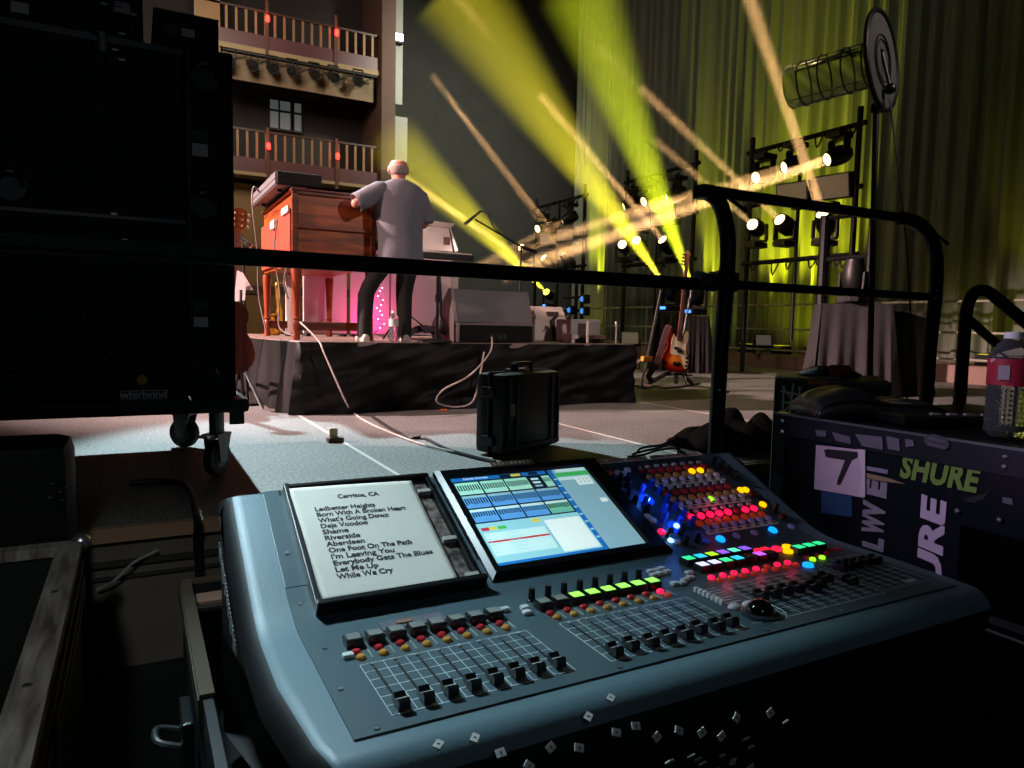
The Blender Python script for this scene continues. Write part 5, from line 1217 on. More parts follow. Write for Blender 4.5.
mb.build('keys', BR, t); MB().cyl(sq(276, 332), (sq(276, 332).x, Y, RZ+.001), .03).build('stand_foot', BLACKM, t)

# ================================================================== MIXING DESK
DZ = .39; YB_ = .885; TH = R(26)
SV = Vector((0, math.cos(TH), math.sin(TH))); NV = Vector((0, -math.sin(TH), math.cos(TH))); SO = Vector((0, YB_, DZ))
def S(x, s, n=0.0): return SO + X3*x + SV*s + NV*n
def Dk(x, y, n=0.0): return Vector((x, y, DZ+n))
MS = Matrix.Rotation(TH, 3, 'X')
desk = thing('mixing_desk', 'large slate-blue digital mixing desk with a lit screen, faders and glowing buttons in the foreground', 'mixing desk', (.63, .85, .10))
PAINT = P('desk_slate', '#5c7680', .48, var=.12, scale=3, bump=.06, bscale=300)
PANEL = P('desk_panel', '#42575f', .45, var=.10, scale=4)
# shell: profile swept along x with rounded ends
prof = []
def arc(cy, cz, r, a0, a1, n):
    for i in range(n+1): a = R(lerp(a0, a1, i/n)); prof.append((cy+r*math.cos(a), cz+r*math.sin(a)))
prof += [(.62, .125), (.585, .16), (.572, .27)]
arc(.594, DZ-.032, .032, 172, 92, 8)
prof += [(.62, DZ), (.74, DZ), (YB_-.045, DZ)]
for i in range(1, 6): a = TH*i/6; prof.append((YB_-.045+.19*math.sin(a)*1.0, DZ+.19*(1-math.cos(a))*1.0))
b0 = S(0, .06); b1 = S(0, .262)
prof += [(b0.y, b0.z), (S(0, .16).y, S(0, .16).z), (b1.y, b1.z)]
cz = b1 - NV*.012
for a in (64, 30, 0): prof.append((b1.y+.012*math.cos(R(a+52-26)), b1.z-.010+.012*math.sin(R(a))))
prof += [(b1.y+.015, .30), (b1.y+.0, .13)]
pc = Vector((.80, .27))
xl, xr, rr_ = .106, 1.155, .032
def inset(d):
    n = len(prof); out = []
    for i in range(n):
        p0 = Vector(prof[i-1]); p1 = Vector(prof[i]); p2 = Vector(prof[(i+1) % n])
        t1 = (p1-p0).normalized(); t2 = (p2-p1).normalized(); nn = Vector((t1.y+t2.y, -(t1.x+t2.x)))
        nn = nn.normalized() if nn.length > 1e-6 else Vector((t1.y, -t1.x))
        out.append(p1 + nn*d)                   # outline runs clockwise seen from +x: nn points inwards
    return out
rings = []
for i in range(7): a = math.pi/2*i/6; rings.append((xl+rr_*(1-math.sin(a)), rr_*(1-math.cos(a))))
rings = rings[::-1]
left = [(xl + rr_*(1-math.cos(math.pi/2*i/7)), rr_*(1-math.sin(math.pi/2*i/7))) for i in range(8)]
right = [(xr - (x-xl), d) for x, d in left[::-1]]
st = left + [(x, 0) for x in (.3, .45, .62, .8, .95)] + right
def under(x, z, y=1.0):                                    # the cheeks lean inwards below the rim
    k = .45*max(0.0, DZ-.035-z) + 1.3*max(0, .73-y)**2
    return x + k*max(0, 1-(x-xl)/.06) - k*max(0, 1-(xr-x)/.06)
mb = MB(); RG = [[Vector((under(x, q.y, q.x) if q.x < 1.1 else x, q.x, q.y)) for q in inset(d)] for x, d in st]
for i in range(len(RG)-1):
    mb.mi = 1 if (i < 5 or i > len(RG)-7) else 0
    mb.loft([RG[i], RG[i+1]], cap=False)
mb.mi = 1; mb.poly(RG[0][::-1]); mb.poly(RG[-1])
sh_ = mb.build('shell', [PAINT, P('desk_black_lower', '#07090a', .55, var=.2)], desk, True)  # black on the end cheeks and below the rim
for f in sh_.data.polygons:
    if f.center.z + .10 < DZ-.020: f.material_index = 1
# panels let into the shell
pts_ = [(.607, DZ)] + [p for p in prof if .61 < p[0] < b0.y+.001 and p[1] >= DZ-.0001] 
def top_panel(x0, x1, s1):
    q_ = pts_[:] + ([(S(0, s1).y, S(0, s1).z)] if s1 > .06 else [])
    up_ = []
    for i, p in enumerate(q_):
        a = Vector(q_[max(0, i-1)]); b = Vector(q_[min(len(q_)-1, i+1)]); tv = (b-a).normalized(); up_.append(Vector(p)+Vector((-tv.y, tv.x))*.0022)
    lo_ = [Vector(p)+Vector((0, .0003)) for p in q_]
    poly = up_ + lo_[::-1]
    return MB().ext([Vector((x0, p.x, p.y)) for p in poly], (x1-x0, 0, 0))
top_panel(.168, 1.094, .06).build('fader_panel', PANEL, desk)
def spanel(x0, x1, s0, s1, n0, n1, name, mat, bev=.0006, par=None):
    return MB().box(S((x0+x1)/2, (s0+s1)/2, (n0+n1)/2), (x1-x0, s1-s0, n1-n0), MS, bev=bev).build(name, mat, par or desk)
spanel(.168, .446, .061, .264, .0004, .0024, 'tray_panel', PANEL)
spanel(.785, 1.092, .006, .258, .0004, .0024, 'control_panel', P('desk_panel_dark', '#36464d', .45, var=.12))
mb = MB()
for k in range(8): mb.box(S(.192+.006*k, .2565, .0028), (.003, .010, .0008), MS)
mb.build('vent_slots', BLACKM, desk)
SC = P('screw_head', '#a0a4a6', .3, .8)
for p in (S(.181, .125, .0026), S(.181, .03, .0026), S(1.085, .25, .0026)): MB().cyl(p, p+NV*.0012, .0035, n=8).build('screw', SC, desk)
for x, y in ((.187, .80), (.18, .70), (.192, .615), (.47, .614), (.70, .614), (.84, .614), (1.06, .62), (1.085, .75)): MB().cyl(Dk(x, y, .0022), Dk(x, y, .0034), .0032, n=8).build('screw', SC, desk)
for (x0, x1, y0, y1) in ((.22, .40, .566, .57), ): pass
# ---- screen
bz = MB(); bx0, bx1, bs0, bs1 = .448, .783, .010, .270; ix0, ix1, is0, is1 = .468, .742, .032, .244; hB = .016
def fr(x, s, n): return bz.bm.verts.new(S(x, s, n))
oB = [(bx0, bs0), (bx1, bs0), (bx1, bs1), (bx0, bs1)]; oT = [(bx0+.008, bs0+.008), (bx1-.008, bs0+.008), (bx1-.008, bs1-.008), (bx0+.008, bs1-.008)]; iT = [(ix0-.003, is0-.003), (ix1+.003, is0-.003), (ix1+.003, is1+.003), (ix0-.003, is1+.003)]; iB = [(ix0, is0), (ix1, is0), (ix1, is1), (ix0, is1)]
R_ = [[fr(x, s, n) for x, s in ring] for ring, n in ((oB, .0003), (oB, hB*.6), (oT, hB), (iT, hB), (iB, hB-.006))]
for a, b in zip(R_, R_[1:]):
    for i in range(4): bz._f([a[i], a[(i+1) % 4], b[(i+1) % 4], b[i]])
bz._f(R_[0][::-1]); bz._f(R_[-1])
bezel = bz.build('screen_bezel', P('bezel_black', '#0e1012', .32, var=.15), desk)
NS = hB-.0058
cols = dict(bg='#8ecbd6', dark='#0c1c2e', teal='#9adcc4', blue='#5aa0dc', mid='#3f7fc4', edge='#1d6db8', side='#86b2c0', pale='#bfe8e6', red='#b83a44', yel='#cfc84a', grn='#3fb85a', ink='#16303c', white='#e2f4f0', green2='#6fbf9a')
names = list(cols); sm = [P('screen_'+k, v, .6, var=.02, emit=v, es=.72, spec=.2) for k, v in cols.items()]
scr = MB(); SW, SH_ = ix1-ix0, is1-is0; lay = [0]
def rect(u0, v0, u1, v1, c, z=1):
    scr.mi = names.index(c); n = NS+.00012*z
    scr.poly([S(ix0+SW*u0, is1-SH_*v1, n), S(ix0+SW*u1, is1-SH_*v1, n), S(ix0+SW*u1, is1-SH_*v0, n), S(ix0+SW*u0, is1-SH_*v0, n)])
rect(0, 0, 1, 1, 'bg', 0); rect(0, 0, .70, .55, 'dark', 1); rect(0, 0, .68, .045, 'edge', 2); rect(.34, .005, .5, .045, 'dark', 3); rect(.42, .008, .49, .04, 'yel', 4)
rect(.55, .005, .62, .04, 'dark', 3)
rect(.70, 0, .735, 1, 'edge', 2); rect(.735, 0, 1, 1, 'side', 2); rect(.74, .05, 1, .10, 'grn', 3); rect(.76, .0, .99, .04, 'pale', 3); rect(.74, .11, .98, .15, 'pale', 3); rect(.86, .13, .98, .23, 'white', 4); rect(.93, .42, .98, .47, 'white', 4)
for k in range(3):
    for j in range(2): rect(.88+.032*k, .145+.038*j, .895+.032*k, .165+.038*j, 'side', 5)
rnd = random.Random(5)
for r_ in range(3):
    for c_ in range(4):
        u0 = .012+.172*c_; v0 = .065+.163*r_; cc = 'teal' if r_ == 0 else ('green2' if (r_ == 2 and c_ == 3) else 'blue')
        if r_ == 0 and c_ == 3:
            for j in range(3): rect(u0+.015, v0+.02+.045*j, u0+.07, v0+.045+.045*j, 'pale' if j < 2 else 'side', 3)
            rect(u0+.10, v0, u0+.16, v0+.145, 'teal', 2)
            for j in range(5): rect(u0+.103+.011*j, v0+.03, u0+.109+.011*j, v0+.08, 'ink', 4)
            continue
        rect(u0, v0, u0+.16, v0+.145, cc, 2); rect(u0, v0, u0+.16, v0+.028, 'teal' if r_ == 0 else ('pale' if r_ == 2 else 'side'), 3)
        for j in range(9):
            h = .075 if r_ < 2 else .06; rect(u0+.006+.017*j, v0+.03, u0+.016+.017*j, v0+.03+h*(.85+.15*rnd.random()), 'ink', 4)
            for i in range(3): rect(u0+.007+.017*j, v0+.108+.012*i, u0+.014+.017*j, v0+.114+.012*i, ('white' if cc == 'teal' else 'mid') if i != 1 else ('yel' if r_ == 0 and c_ == 2 else 'mid'), 4)
rect(.0, .565, .70, .985, 'bg', 2); rect(.02, .66, .42, .90, 'pale', 3); rect(.44, .60, .69, .95, 'white', 3); rect(.02, .60, .07, .635, 'red', 4); rect(.075, .60, .12, .635, 'yel', 4); rect(.125, .60, .18, .635, 'grn', 4); rect(.36, .57, .42, .605, 'yel', 4)
rect(.02, .745, .42, .765, 'red', 4); rect(.02, .725, .42, .742, 'pale', 4); rect(.425, .67, .435, .90, 'side', 4); rect(0, .965, .73, 1, 'edge', 3)
for k in range(6): rect(.03, .685+.035*k, .05, .692+.035*k, 'side', 5); rect(.16, .685+.035*k, .24, .69+.035*k, 'side', 5)
for k in range(9): rect(.705, .12+.09*k, .73, .14+.09*k, 'bg', 4)
scr.build('display', sm, bezel)
for k, tx in enumerate(('Console Overview',)): text(tx, .0062, sm[names.index('white')], bezel, S(ix0+SW*.17, is1-SH_*.022, NS+.0009), X3, SV, 'display_lettering', ext=.0001)
TB_ = P('brown_tape', '#6a5648', .6, var=.15); CRM = P('cream_letters', '#c8b8a4', .6)
tp = spanel(.555, .64, .258, .272, hB+.0002, hB+.0022, 'name_tape', TB_, par=desk)
mb = MB()
rnd = random.Random(2)
for k in range(9): mb.box(S(.561+.0085*k, .265, hB+.0025), (.0045 if k != 3 else .0008, .007, .0004), MS); mb.box(S(.561+.0085*k+.0008, .265+.001*(k % 3-1), hB+.0028), (.0018, .0022, .0003), MS) if k % 2 else None
mb.build('name_print', CRM, tp)
for x0, x1 in ((.772, .908), (.918, 1.05)):
    q_ = spanel(x0, x1, .2585, .270, .0005, .0035, 'name_tape', P('tape_cream', '#dccab4', .6, var=.12), par=desk); mb = MB()
    n = int((x1-x0)/.0078)
    for k in range(n):
        if k % 6 != 4: mb.box(S(x0+.006+.0076*k, .2645, .0038), (.0038, .0062, .0004), MS)
    mb.build('name_print', P('print_brown', '#5a3030', .6), q_)
# ---- control panel knobs and buttons
KN = P('knob_black', '#0c0d10', .35, var=.1); KC = P('knob_cap', '#24272c', .3); BLU_LED = glow('led_blue', '#2a6cff', 5.0); BLU_B = P('knob_glow_blue', '#1a3a9a', .3, emit='#0a30d0', es=.10)
proto = {}
def place(name, key, make, mat, M, par=desk):
    """copies of one small control; M is its matrix in world space"""
    loc = ROOT[desk.name].inverted() @ M
    if key not in proto: 
        o = make().build(name, mat, None); o.parent = par; proto[key] = o; ROOT[o.name] = ROOT[desk.name]
    else: o = proto[key].copy(); COL.objects.link(o); o.parent = par
    o.matrix_local = loc if par == desk else loc
    if o.material_slots[0].material != mat: o.material_slots[0].link = 'OBJECT'; o.material_slots[0].material = mat
    return o
def TS(x, s, n=.0024): return Matrix.Translation(S(x, s, n)) @ MS.to_4x4()
def TD(x, y, n=.0022): return Matrix.Translation(Dk(x, y, n))
mk_knob = lambda: MB().lathe([(.0062, 0), (.0062, .002), (.0052, .003), (.0046, .017), (.004, .0185), (0, .0185)], n=14).box((0, .003, .0186), (.0008, .0035, .0006))
mk_dot = lambda: MB().lathe([(.0072, 0), (.0072, .0035), (.0058, .0048), (0, .0052)], n=14)
mk_oval = lambda: MB().lathe([(.0068, 0), (.0068, .003), (.0055, .0042), (0, .0046)], n=14)
mk_big = lambda: MB().lathe([(.0085, 0), (.0085, .004), (.007, .0055), (0, .006)], n=16)
mk_led = lambda: MB().lathe([(.005, 0), (.005, .003), (.0035, .0045), (0, .005)], n=12)
REDB = P('button_red', '#b8303a', .35, emit='#a02028', es=.02); AMBB = P('button_amber', '#c89a58', .35, emit='#a07028', es=.02); WHB = P('button_white', '#dcdade', .4); PINK = glow('button_pink', '#ff1648', 1.5); YELB = glow('button_yellow', '#ffb400', 1.5); ORB = P('button_orange', '#c0482e', .4, emit='#c03a1c', es=.22); CYB = glow('button_cyan', '#0a90ff', 1.8); LAV = P('button_lavender', '#9c98c0', .4, emit='#6a60b0', es=.06); GRL = glow('led_green', '#8aff20', 2.2)
pit = .0222
for r_, sB in enumerate((.221, .153, .084)):
    x0 = (.868, .876, .884)[r_]
    for k in range(8):
        lit = r_ == 2 and k != 5
        place('mute_button', 'dot', mk_dot, PINK if lit else REDB, TS(x0+pit*k, sB))
        amb = ORB if r_ == 2 else AMBB
        if r_ == 0 and k in (5, 6): place('solo_button', 'dot', mk_dot, YELB, TS(x0+.004+pit*k, sB-.018+.006))
        else: place('solo_button', 'dot', mk_dot, amb, TS(x0+.004+pit*k, sB-.018))
        place('select_button', 'oval', mk_oval, LAV if r_ == 2 else WHB, TS(x0+.010+pit*k, sB-.030))
        if r_ < 3: place('indicator_cap', 'dash', lambda: MB().box((0, 0, .002), (.010, .006, .004), bev=.001), P('cap_grey', '#d0d2d6', .4), TS(x0-.001+pit*k, sB+.014))
    spanel(x0+.002, x0+.178, sB-.047, sB-.037, .0025, .0037, 'label_strip', P('strip_cream', '#f0e8dc', .6, var=.08, scale=30))
    mb = MB()
    for k in range(8): mb.box(S(x0+.014+pit*k, sB-.042, .0039), (.011, .003, .0004), MS)
    mb.build('label_print', P('strip_print', '#5a5450', .6), desk)
place('indicator_led', 'led', mk_led, GRL, TS(.962, .124, .0028))
for x, s in ((1.053, .138), (1.066, .137)): place('lit_button', 'dot', mk_dot, YELB, TS(x, s))
place('lit_button', 'dot', mk_dot, YELB, TS(1.070, .091))
for x, s in ((1.060, .212), (1.063, .194), (1.066, .176), (1.055, .228), (1.080, .070)): place('knob', 'knob', mk_knob, KN, TS(x, s))
for x, s in ((1.083, .05), (1.07, .122)): place('red_key', 'key', lambda: MB().box((0, 0, .004), (.016, .009, .008), bev=.001), P('key_darkred', '#5a2420', .4), TS(x, s))
for x, s in ((.866, .039), (.869, .023), (.940, .023), (.984, .023), (1.080, .023)): place('round_button', 'dot', mk_dot, P('button_violet', '#5a64b8', .4, emit='#3040c0', es=.12) if x < .9 else LAV, TS(x, s))
for x, s in ((.900, .021), (1.030, .022)): place('round_button', 'big', mk_big, CYB, TS(x, s))
# encoder column and equaliser knobs, ring glow put into the blue knobs' colour
for i, (x, s) in enumerate(((.852, .227), (.855, .203), (.858, .180), (.860, .157), (.863, .134), (.865, .112), (.867, .089), (.869, .067))): place('encoder_knob', 'knob', mk_knob, KN if i < 2 else P('knob_glow_navy', '#142866', .3, emit='#0a30d0', es=.03), TS(x, s))
for x, s in ((.782, .203), (.798, .202), (.816, .201), (.788, .184), (.806, .183), (.79, .160), (.826, .165), (.792, .140), (.812, .135), (.838, .110), (.800, .112), (.822, .088), (.842, .070), (.806, .076), (.832, .050), (.804, .048), (.820, .024), (.848, .026)): place('knob', 'knob', mk_knob, BLU_B if (x, s) in ((.826, .165), (.812, .135), (.838, .110), (.842, .070), (.806, .076), (.822, .088)) else KN, TS(x, s))
mk_ring = lambda: MB().lathe([(.015, 0), (.015, .002), (.0105, .0035), (.0105, 0)], n=20)
for x, s in ((.822, .143), (.833, .066)):
    place('glow_ring', 'ring', mk_ring, P('ring_blue', '#1c46c8', .3, emit='#0a3af0', es=1.0), TS(x, s)); place('lit_button', 'led', mk_led, glow('led_white_blue', '#6ab4ff', 6), TS(x+.002, s+.001, .004))
    light('POINT', 'blue_knob_glow', S(x, s+.012, .028), None, .05, (.05, .2, 1), shadow_soft_size=.008)
place('lit_button', 'led', mk_led, glow('led_white_blue', '#6ab4ff', 6), TS(.800, .037))
for x, s in ((.770, .226), (.778, .226)): place('round_button', 'oval', mk_oval, REDB, TS(x+.018, s))
place('round_button', 'oval', mk_oval, PINK, TS(.797, .060))
for x, s in ((.796, .222), (.812, .226), (.826, .222), (.838, .232), (.775+.02, .1), (.8, .09), (.81, .032)): place('select_button', 'oval', mk_oval, WHB, TS(x, s))
# ---- fader banks
FCAP = P('fader_black', '#0c0d0f', .35, var=.15); FST = P('fader_white', '#b8bab8', .4); LINE = P('panel_line', '#cddce0', .5, var=.03)
def fader_mesh():
    b = MB(); pf = [(-.0105, 0), (-.0105, .0085), (-.007, .0105), (-.003, .0065), (.003, .0065), (.007, .0105), (.0105, .0085), (.0105, 0)]
    b.ext([(-.0058, y, z+.003) for y, z in pf], (.0116, 0, 0)); b.box((0, 0, .0), (.003, .006, .006)); return b
def stripe_mesh(): return MB().box((0, -.0056, .0118), (.006, .0045, .0008), Matrix.Rotation(-.45, 3, 'X')).box((0, 0, .0097), (.0117, .0012, .0006))
fp = {}
def fader(x, y):
    if 'f' not in fp:
        o = fader_mesh().build('fader', FCAP, None); o.parent = desk; s_o = stripe_mesh().build('fader_mark', FST, None); s_o.parent = o; fp['f'] = (o, s_o)
    else:
        o = fp['f'][0].copy(); COL.objects.link(o); o.parent = desk; s_o = fp['f'][1].copy(); COL.objects.link(s_o); s_o.parent = o
    o.matrix_local = ROOT[desk.name].inverted() @ TD(x, y)
def scale_lines(x0, x1, y0, y1, n, rows):
    b = MB(); hw = .00045
    for k in range(rows+1): y = lerp(y0, y1, k/rows); b.bx(x0, x1, y-hw, y+hw, DZ+.0023, DZ+.0026)
    for k in range(n+1): x = lerp(x0, x1, k/n); b.bx(x-hw*.8, x+hw*.8, y0, y1, DZ+.0023, DZ+.0026)
    b.build('scale_lines', LINE, desk)
    s = MB()
    for k in range(n): x = lerp(x0, x1, (k+.5)/n); s.bx(x-.0014, x+.0014, y0+.008, y1-.012, DZ+.0023, DZ+.0028)
    s.build('fader_slots', P('slot_black', '#050606', .7), desk)
def slotdots(x0, pitch, n, y): 
    b = MB()
    for k in range(n): b.sph(Dk(x0+pitch*k, y, .0035), .0024, n=6)
    b.parts('slot_end', FST, desk)
mk_disp = lambda: MB().box((0, 0, .0055), (.0205, .021, .011), bev=.0015)
mk_dface = lambda: MB().box((0, 0, .0113), (.0165, .015, .0008))
DSP = P('button_case_black', '#0e0f11', .3); DOFF = P('button_face_grey', '#7e8280', .25, var=.15, scale=60)
def disp(x, y, face, es=0):
    o = place('display_button', 'disp', mk_disp, DSP, TD(x, y))
    key = 'dface'
    if key not in proto: f = mk_dface().build('button_face', face, None); proto[key] = f
    else: f = proto[key].copy(); COL.objects.link(f)
    f.parent = o
    if f.material_slots[0].material != face: f.material_slots[0].link = 'OBJECT'; f.material_slots[0].material = face
mk_half = lambda: MB().lathe([(.0054, 0), (.0054, .003), (.004, .0046), (0, .005)], n=14)
GRN_D = glow('display_green', '#9cff5a', 1.15)
for bk, (X0, pt) in enumerate(((.2245, .0262), (.4825, .0263))):
    for k in range(8):
        x = X0+pt*k
        disp(x-.006, .793, DOFF if bk == 0 or k < 2 else GRN_D)
        place('mute_button', 'half', mk_half, PINK if (bk == 1 and k == 7) else P('button_red2', '#a8242e', .3, emit='#a02028', es=.03), TD(x-.008, .772))
        place('solo_button', 'half', mk_half, ORB if (bk == 1 and k == 7) else P('button_amber2', '#b8863c', .3, emit='#b07820', es=.03), TD(x-.007, .757))
        MB().bx(x+.0045, x+.0065, .752, .778, DZ+.0023, DZ+.0032).build('meter_strip', P('meter_grey', '#8a9486', .4), desk) if True else None
        if bk == 1: place('knob', 'knob', mk_knob, KN, TD(x-.008, .822))
        fader(x, (.640 + .001*k*(bk == 0)) if bk == 0 else (.641 + (.004 if k in (1, 5, 7) else 0)))
    scale_lines(X0-.0125, X0+pt*7.5+.001, .630, .742, 8, 6); slotdots(X0, pt, 8, .737)
X0 = .770; pt = .0245
for k in range(8):
    x = X0+pt*k; fader(x, (.690, .690, .690, .690, .682, .692, .700, .676)[k] - .0)
scale_lines(X0-.010, .962, .632, .752, 8, 10)
for k, x in enumerate((.985, 1.003, 1.022, 1.046, 1.068)): fader(x, .725)
scale_lines(.972, 1.078, .637, .768, 5, 9)
MB().bx(1.028, 1.052, .642, .652, DZ+.0023, DZ+.0032).build('label_sticker', WHITE, desk)
cl = dict(g='#30e890', c='#2ac8ff', y='#a8f028', v='#8a5aff', w='#d8d8ff', t='#5af0c8', p='#c860ff', r='#ff2040', d='#3a2c28')
CM = {k: glow('pad_'+k, v, 1.2 if k != 'd' else .05) for k, v in cl.items()}
for k, c_ in enumerate('gcyvtv'): disp(.779+.0247*k, .848, CM[c_])
for k, c_ in enumerate('wwgcdpd'): disp(.779+.0247*k, .816, CM[c_])
for k, x in enumerate((.927, .944, .936, .953)): place('lit_key', 'key2', lambda: MB().box((0, 0, .004), (.013, .010, .008), bev=.0015), CM['r'], TD(x, .842-.010*(k > 1)))
for k in range(3): disp(.995+.0245*k, .815, CM['g'])
for k in range(8):
    place('mute_button', 'half', mk_half, PINK if k not in (5, ) else ORB, TD(.767+.0236*k, .784)); place('solo_button', 'half', mk_half, ORB, TD(.770+.0236*k, .770))
for x, y, m_ in ((.972, .842, PINK), (.998, .842, YELB), (.980, .824, YELB)): place('lit_button', 'big', mk_big, m_, TD(x, y))
place('round_button', 'big', mk_big, CYB, TD(.952, .760))
for x, y, m_ in ((.985, .790, REDB), (1.010, .790, REDB), (1.035, .790, REDB), (.985, .778, GRL), (1.008, .778, GRL), (1.060, .800, REDB), (1.072, .796, REDB)): place('small_button', 'led', mk_led, m_, TD(x, y))
for k in range(8):
    if k in (1, 4, 7): light('POINT', 'mute_glow', Dk(.767+.0236*k, .774, .020), None, .008, (1, .05, .15), shadow_soft_size=.006)
light('POINT', 'mute_row_glow', S(.95, .084, .022), None, .016, (1, .05, .15), shadow_soft_size=.01)
for x, y in ((.697, .842), (.709, .842), (.722, .845), (.690, .826), (.704, .828), (.72, .830), (.748, .812), (.696, .785), (.708, .782), (.72, .79), (.735, .795), (.452, .800), (.447, .785), (.205, .765), (.425, .806)): place('cursor_button', 'cur', lambda: MB().box((0, 0, .003), (.013, .010, .006), bev=.003), P('cursor_grey', '#c8ced0', .35), TD(x, y))
for k in range(7):
    y = .752-.0085*k; place('slider_key', 'slk', lambda: MB().box((0, 0, .0035), (.007, .0055, .007), bev=.0012), WHB, TD(.708, y)); MB().bx(.715, .745, y-.0006, y+.0006, DZ+.0023, DZ+.0027).build('scale_mark', LINE, desk)
for x, y in ((.714, .684), (.738, .682)): place('oval_button', 'ovb', lambda: MB().sph((0, 0, 0), .01, (1, .8, .5), 12), P('oval_grey', '#d0ced4', .4), TD(x, y, .004))
tb = Dk(.728, .652, .004)
MB().lathe([(.025, -.0018), (.025, .0022), (.0205, .004)], tb, n=32).build('trackball_ring', P('ring_slate', '#27343a', .35), desk, True)
MB().sph(tb+Z3*.001, .019, n=24).build('trackball', P('ball_black', '#08090a', .08, var=.1), desk, True)
mb = MB(); pts = [Dk(.697, .636, .0026)] + [Dk(.735+.035*math.cos(a), .664+.035*math.sin(a)*1.15, .0026) for a in [R(d) for d in range(-130, 50, 12)]]; mb.tube(pts, .0007, 4); mb.build('panel_line', LINE, desk)
# seam line of the panel and front stickers
def nose(x, f):       # f 0 at panel front edge, 1 low on the front face
    L_ = [(.605, DZ+.0006)]
    for i in range(9): a = R(lerp(92, 172, i/8)); L_.append((.585+.0625*math.cos(a), DZ-.062+.0625*math.sin(a)))
    L_.append((.5715, .27)); L_.append((.5845, .16))
    ln = [0]
    for a, b in zip(L_, L_[1:]): ln.append(ln[-1]+math.hypot(b[0]-a[0], b[1]-a[1]))
    d = f*ln[-1]; i = 0
    while i < len(ln)-2 and ln[i+1] < d: i += 1
    k = (d-ln[i])/(ln[i+1]-ln[i]); y = lerp(L_[i][0], L_[i+1][0], k); z = lerp(L_[i][1], L_[i+1][1], k)
    tv = Vector((0, L_[i+1][0]-L_[i][0], L_[i+1][1]-L_[i][1])).normalized(); return Vector((x, y, z)), tv
rnd = random.Random(11); TILE = P('tile_white', '#b8bab8', .5, var=.1, scale=40); INK = P('tile_ink', '#2a2a2c', .6); k = 0; used = []; tries = 0
while k < 58:
    x = .215+.43*rnd.random()**.9; f = .10+.62*rnd.random()
    tries += 1
    if tries > 4000: break
    if any(abs(x-a)+abs(f-b)*.10 < .020 for a, b in used): continue
    if x > .45 and f < .22+(x-.45)*.5: continue
    used.append((x, f)); k += 1
    p, tv = nose(x, f); nn = X3.cross(tv); nn = nn if nn.z > 0 or nn.y < 0 else -nn
    if nn.y > 0 and nn.z < 0: nn = -nn
    rot = Matrix((X3, -tv, X3.cross(-tv))).transposed() @ Matrix.Rotation(rnd.uniform(-.9, .9), 3, 'Z')
    o = place('letter_tile', 'tile', lambda: MB().box((0, 0, 0), (.0095, .0075, .0018), bev=.0004), TILE, Matrix.Translation(p) @ rot.to_4x4())
    if 'tmark' not in proto: m_ = MB().box((0, 0, .001), (.0016, .0026, .0003)).build('tile_mark', INK, None); proto['tmark'] = m_
    else: m_ = proto['tmark'].copy(); COL.objects.link(m_)
    m_.parent = o
MB().bx(.10+.07, 1.09, .6055, .6068, DZ+.0003, DZ+.0008).build('panel_seam', BLACKM, desk)
# side vents with white markings on the left cheek
mb = MB(); rnd = random.Random(4)
for k in range(26):
    y = .93+.0075*k; z = lerp(.345, .43, (y-.93)/.2); mb.bx(xl-.0012, xl+.0005, y, y+.003+.003*rnd.random(), z-.02*rnd.random(), z+.012)
mb.build('side_markings', P('mark_pale', '#7e8488', .5), desk)

# ---- document tray with the set list
tray = thing('document_tray', 'black document tray lying on the left of the mixing desk, holding papers', 'tray', S(.31, .0, .003))
tx0, tx1, ts0, ts1 = .196, .432, .006, .258
def tp_(x0, x1, s0, s1, n0, n1, nm, mat, bev=.0015, par=tray): return MB().box(S((x0+x1)/2, (s0+s1)/2, (n0+n1)/2), (x1-x0, s1-s0, n1-n0), MS, bev=bev).build(nm, mat, par)
TRB = P('tray_black', '#0b0c0d', .4, var=.2)
tp_(tx0, tx1, ts0, ts1, .0026, .006, 'base', TRB); tp_(tx0, tx0+.008, ts0, ts1, .0062, .020, 'rim', TRB); tp_(tx1-.007, tx1, ts0, ts1, .0062, .016, 'rim', TRB); tp_(tx0, tx1, ts1-.007, ts1, .0062, .018, 'rim', TRB); tp_(tx0-.001, tx1+.001, ts0-.006, ts0+.002, .0026, .030, 'front_lip', TRB)
CAMO = speckle_mat('inner_card', '#2c2622', '#8a7c74', 55, .6)
tp_(tx0+.01, tx1-.009, ts0+.004, ts1-.009, .0062, .0075, 'inner_card', CAMO, .0003)
for x, s in ((tx1-.020, .215), (tx1-.018, .10), (tx0+.012, .20), (tx1-.012, .022)): tp_(x-.011, x+.011, s-.004, s+.004, .0078, .0165, 'clip', P('clip_pale', '#b0aaa4', .4), .001)
t = thing('set_list', 'white printed set list sheet lying on the document tray', 'paper', S(.30, .14, .018))
def onslope(px, py, n): return onpl(px, py, SO+NV*n, NV)
PN = .019; c00 = onslope(288.5, 489, PN); c10 = onslope(411, 481, PN); c11 = onslope(459, 580, PN); c01 = onslope(324, 602, PN)
def sheet(u, v, dn=0):
    p = (c00*(1-u)+c10*u)*(1-v) + (c01*(1-u)+c11*u)*v
    return p + NV*(dn + .0015*math.sin(u*3.1+v*2) + .003*(u-.5)**2 - .002*v*(1-u))
MB().grid(sheet, 24, 24).build('sheet', PAPER, t, True, solid=.0004)
MB().grid(lambda u, v: sheet(u, v, -.0022) + (c00-c10).normalized()*.004 + NV*.0, 8, 8).build('under_sheet', P('paper_grey', '#b0aca4', .8), t, True, solid=.0004)
ux = (c10-c00).normalized(); uy = (c00-c01); uy = (uy-ux*uy.dot(ux)).normalized(); Wd = (c10-c00).length
INKP = P('print_ink', '#2e2c2e', .8)
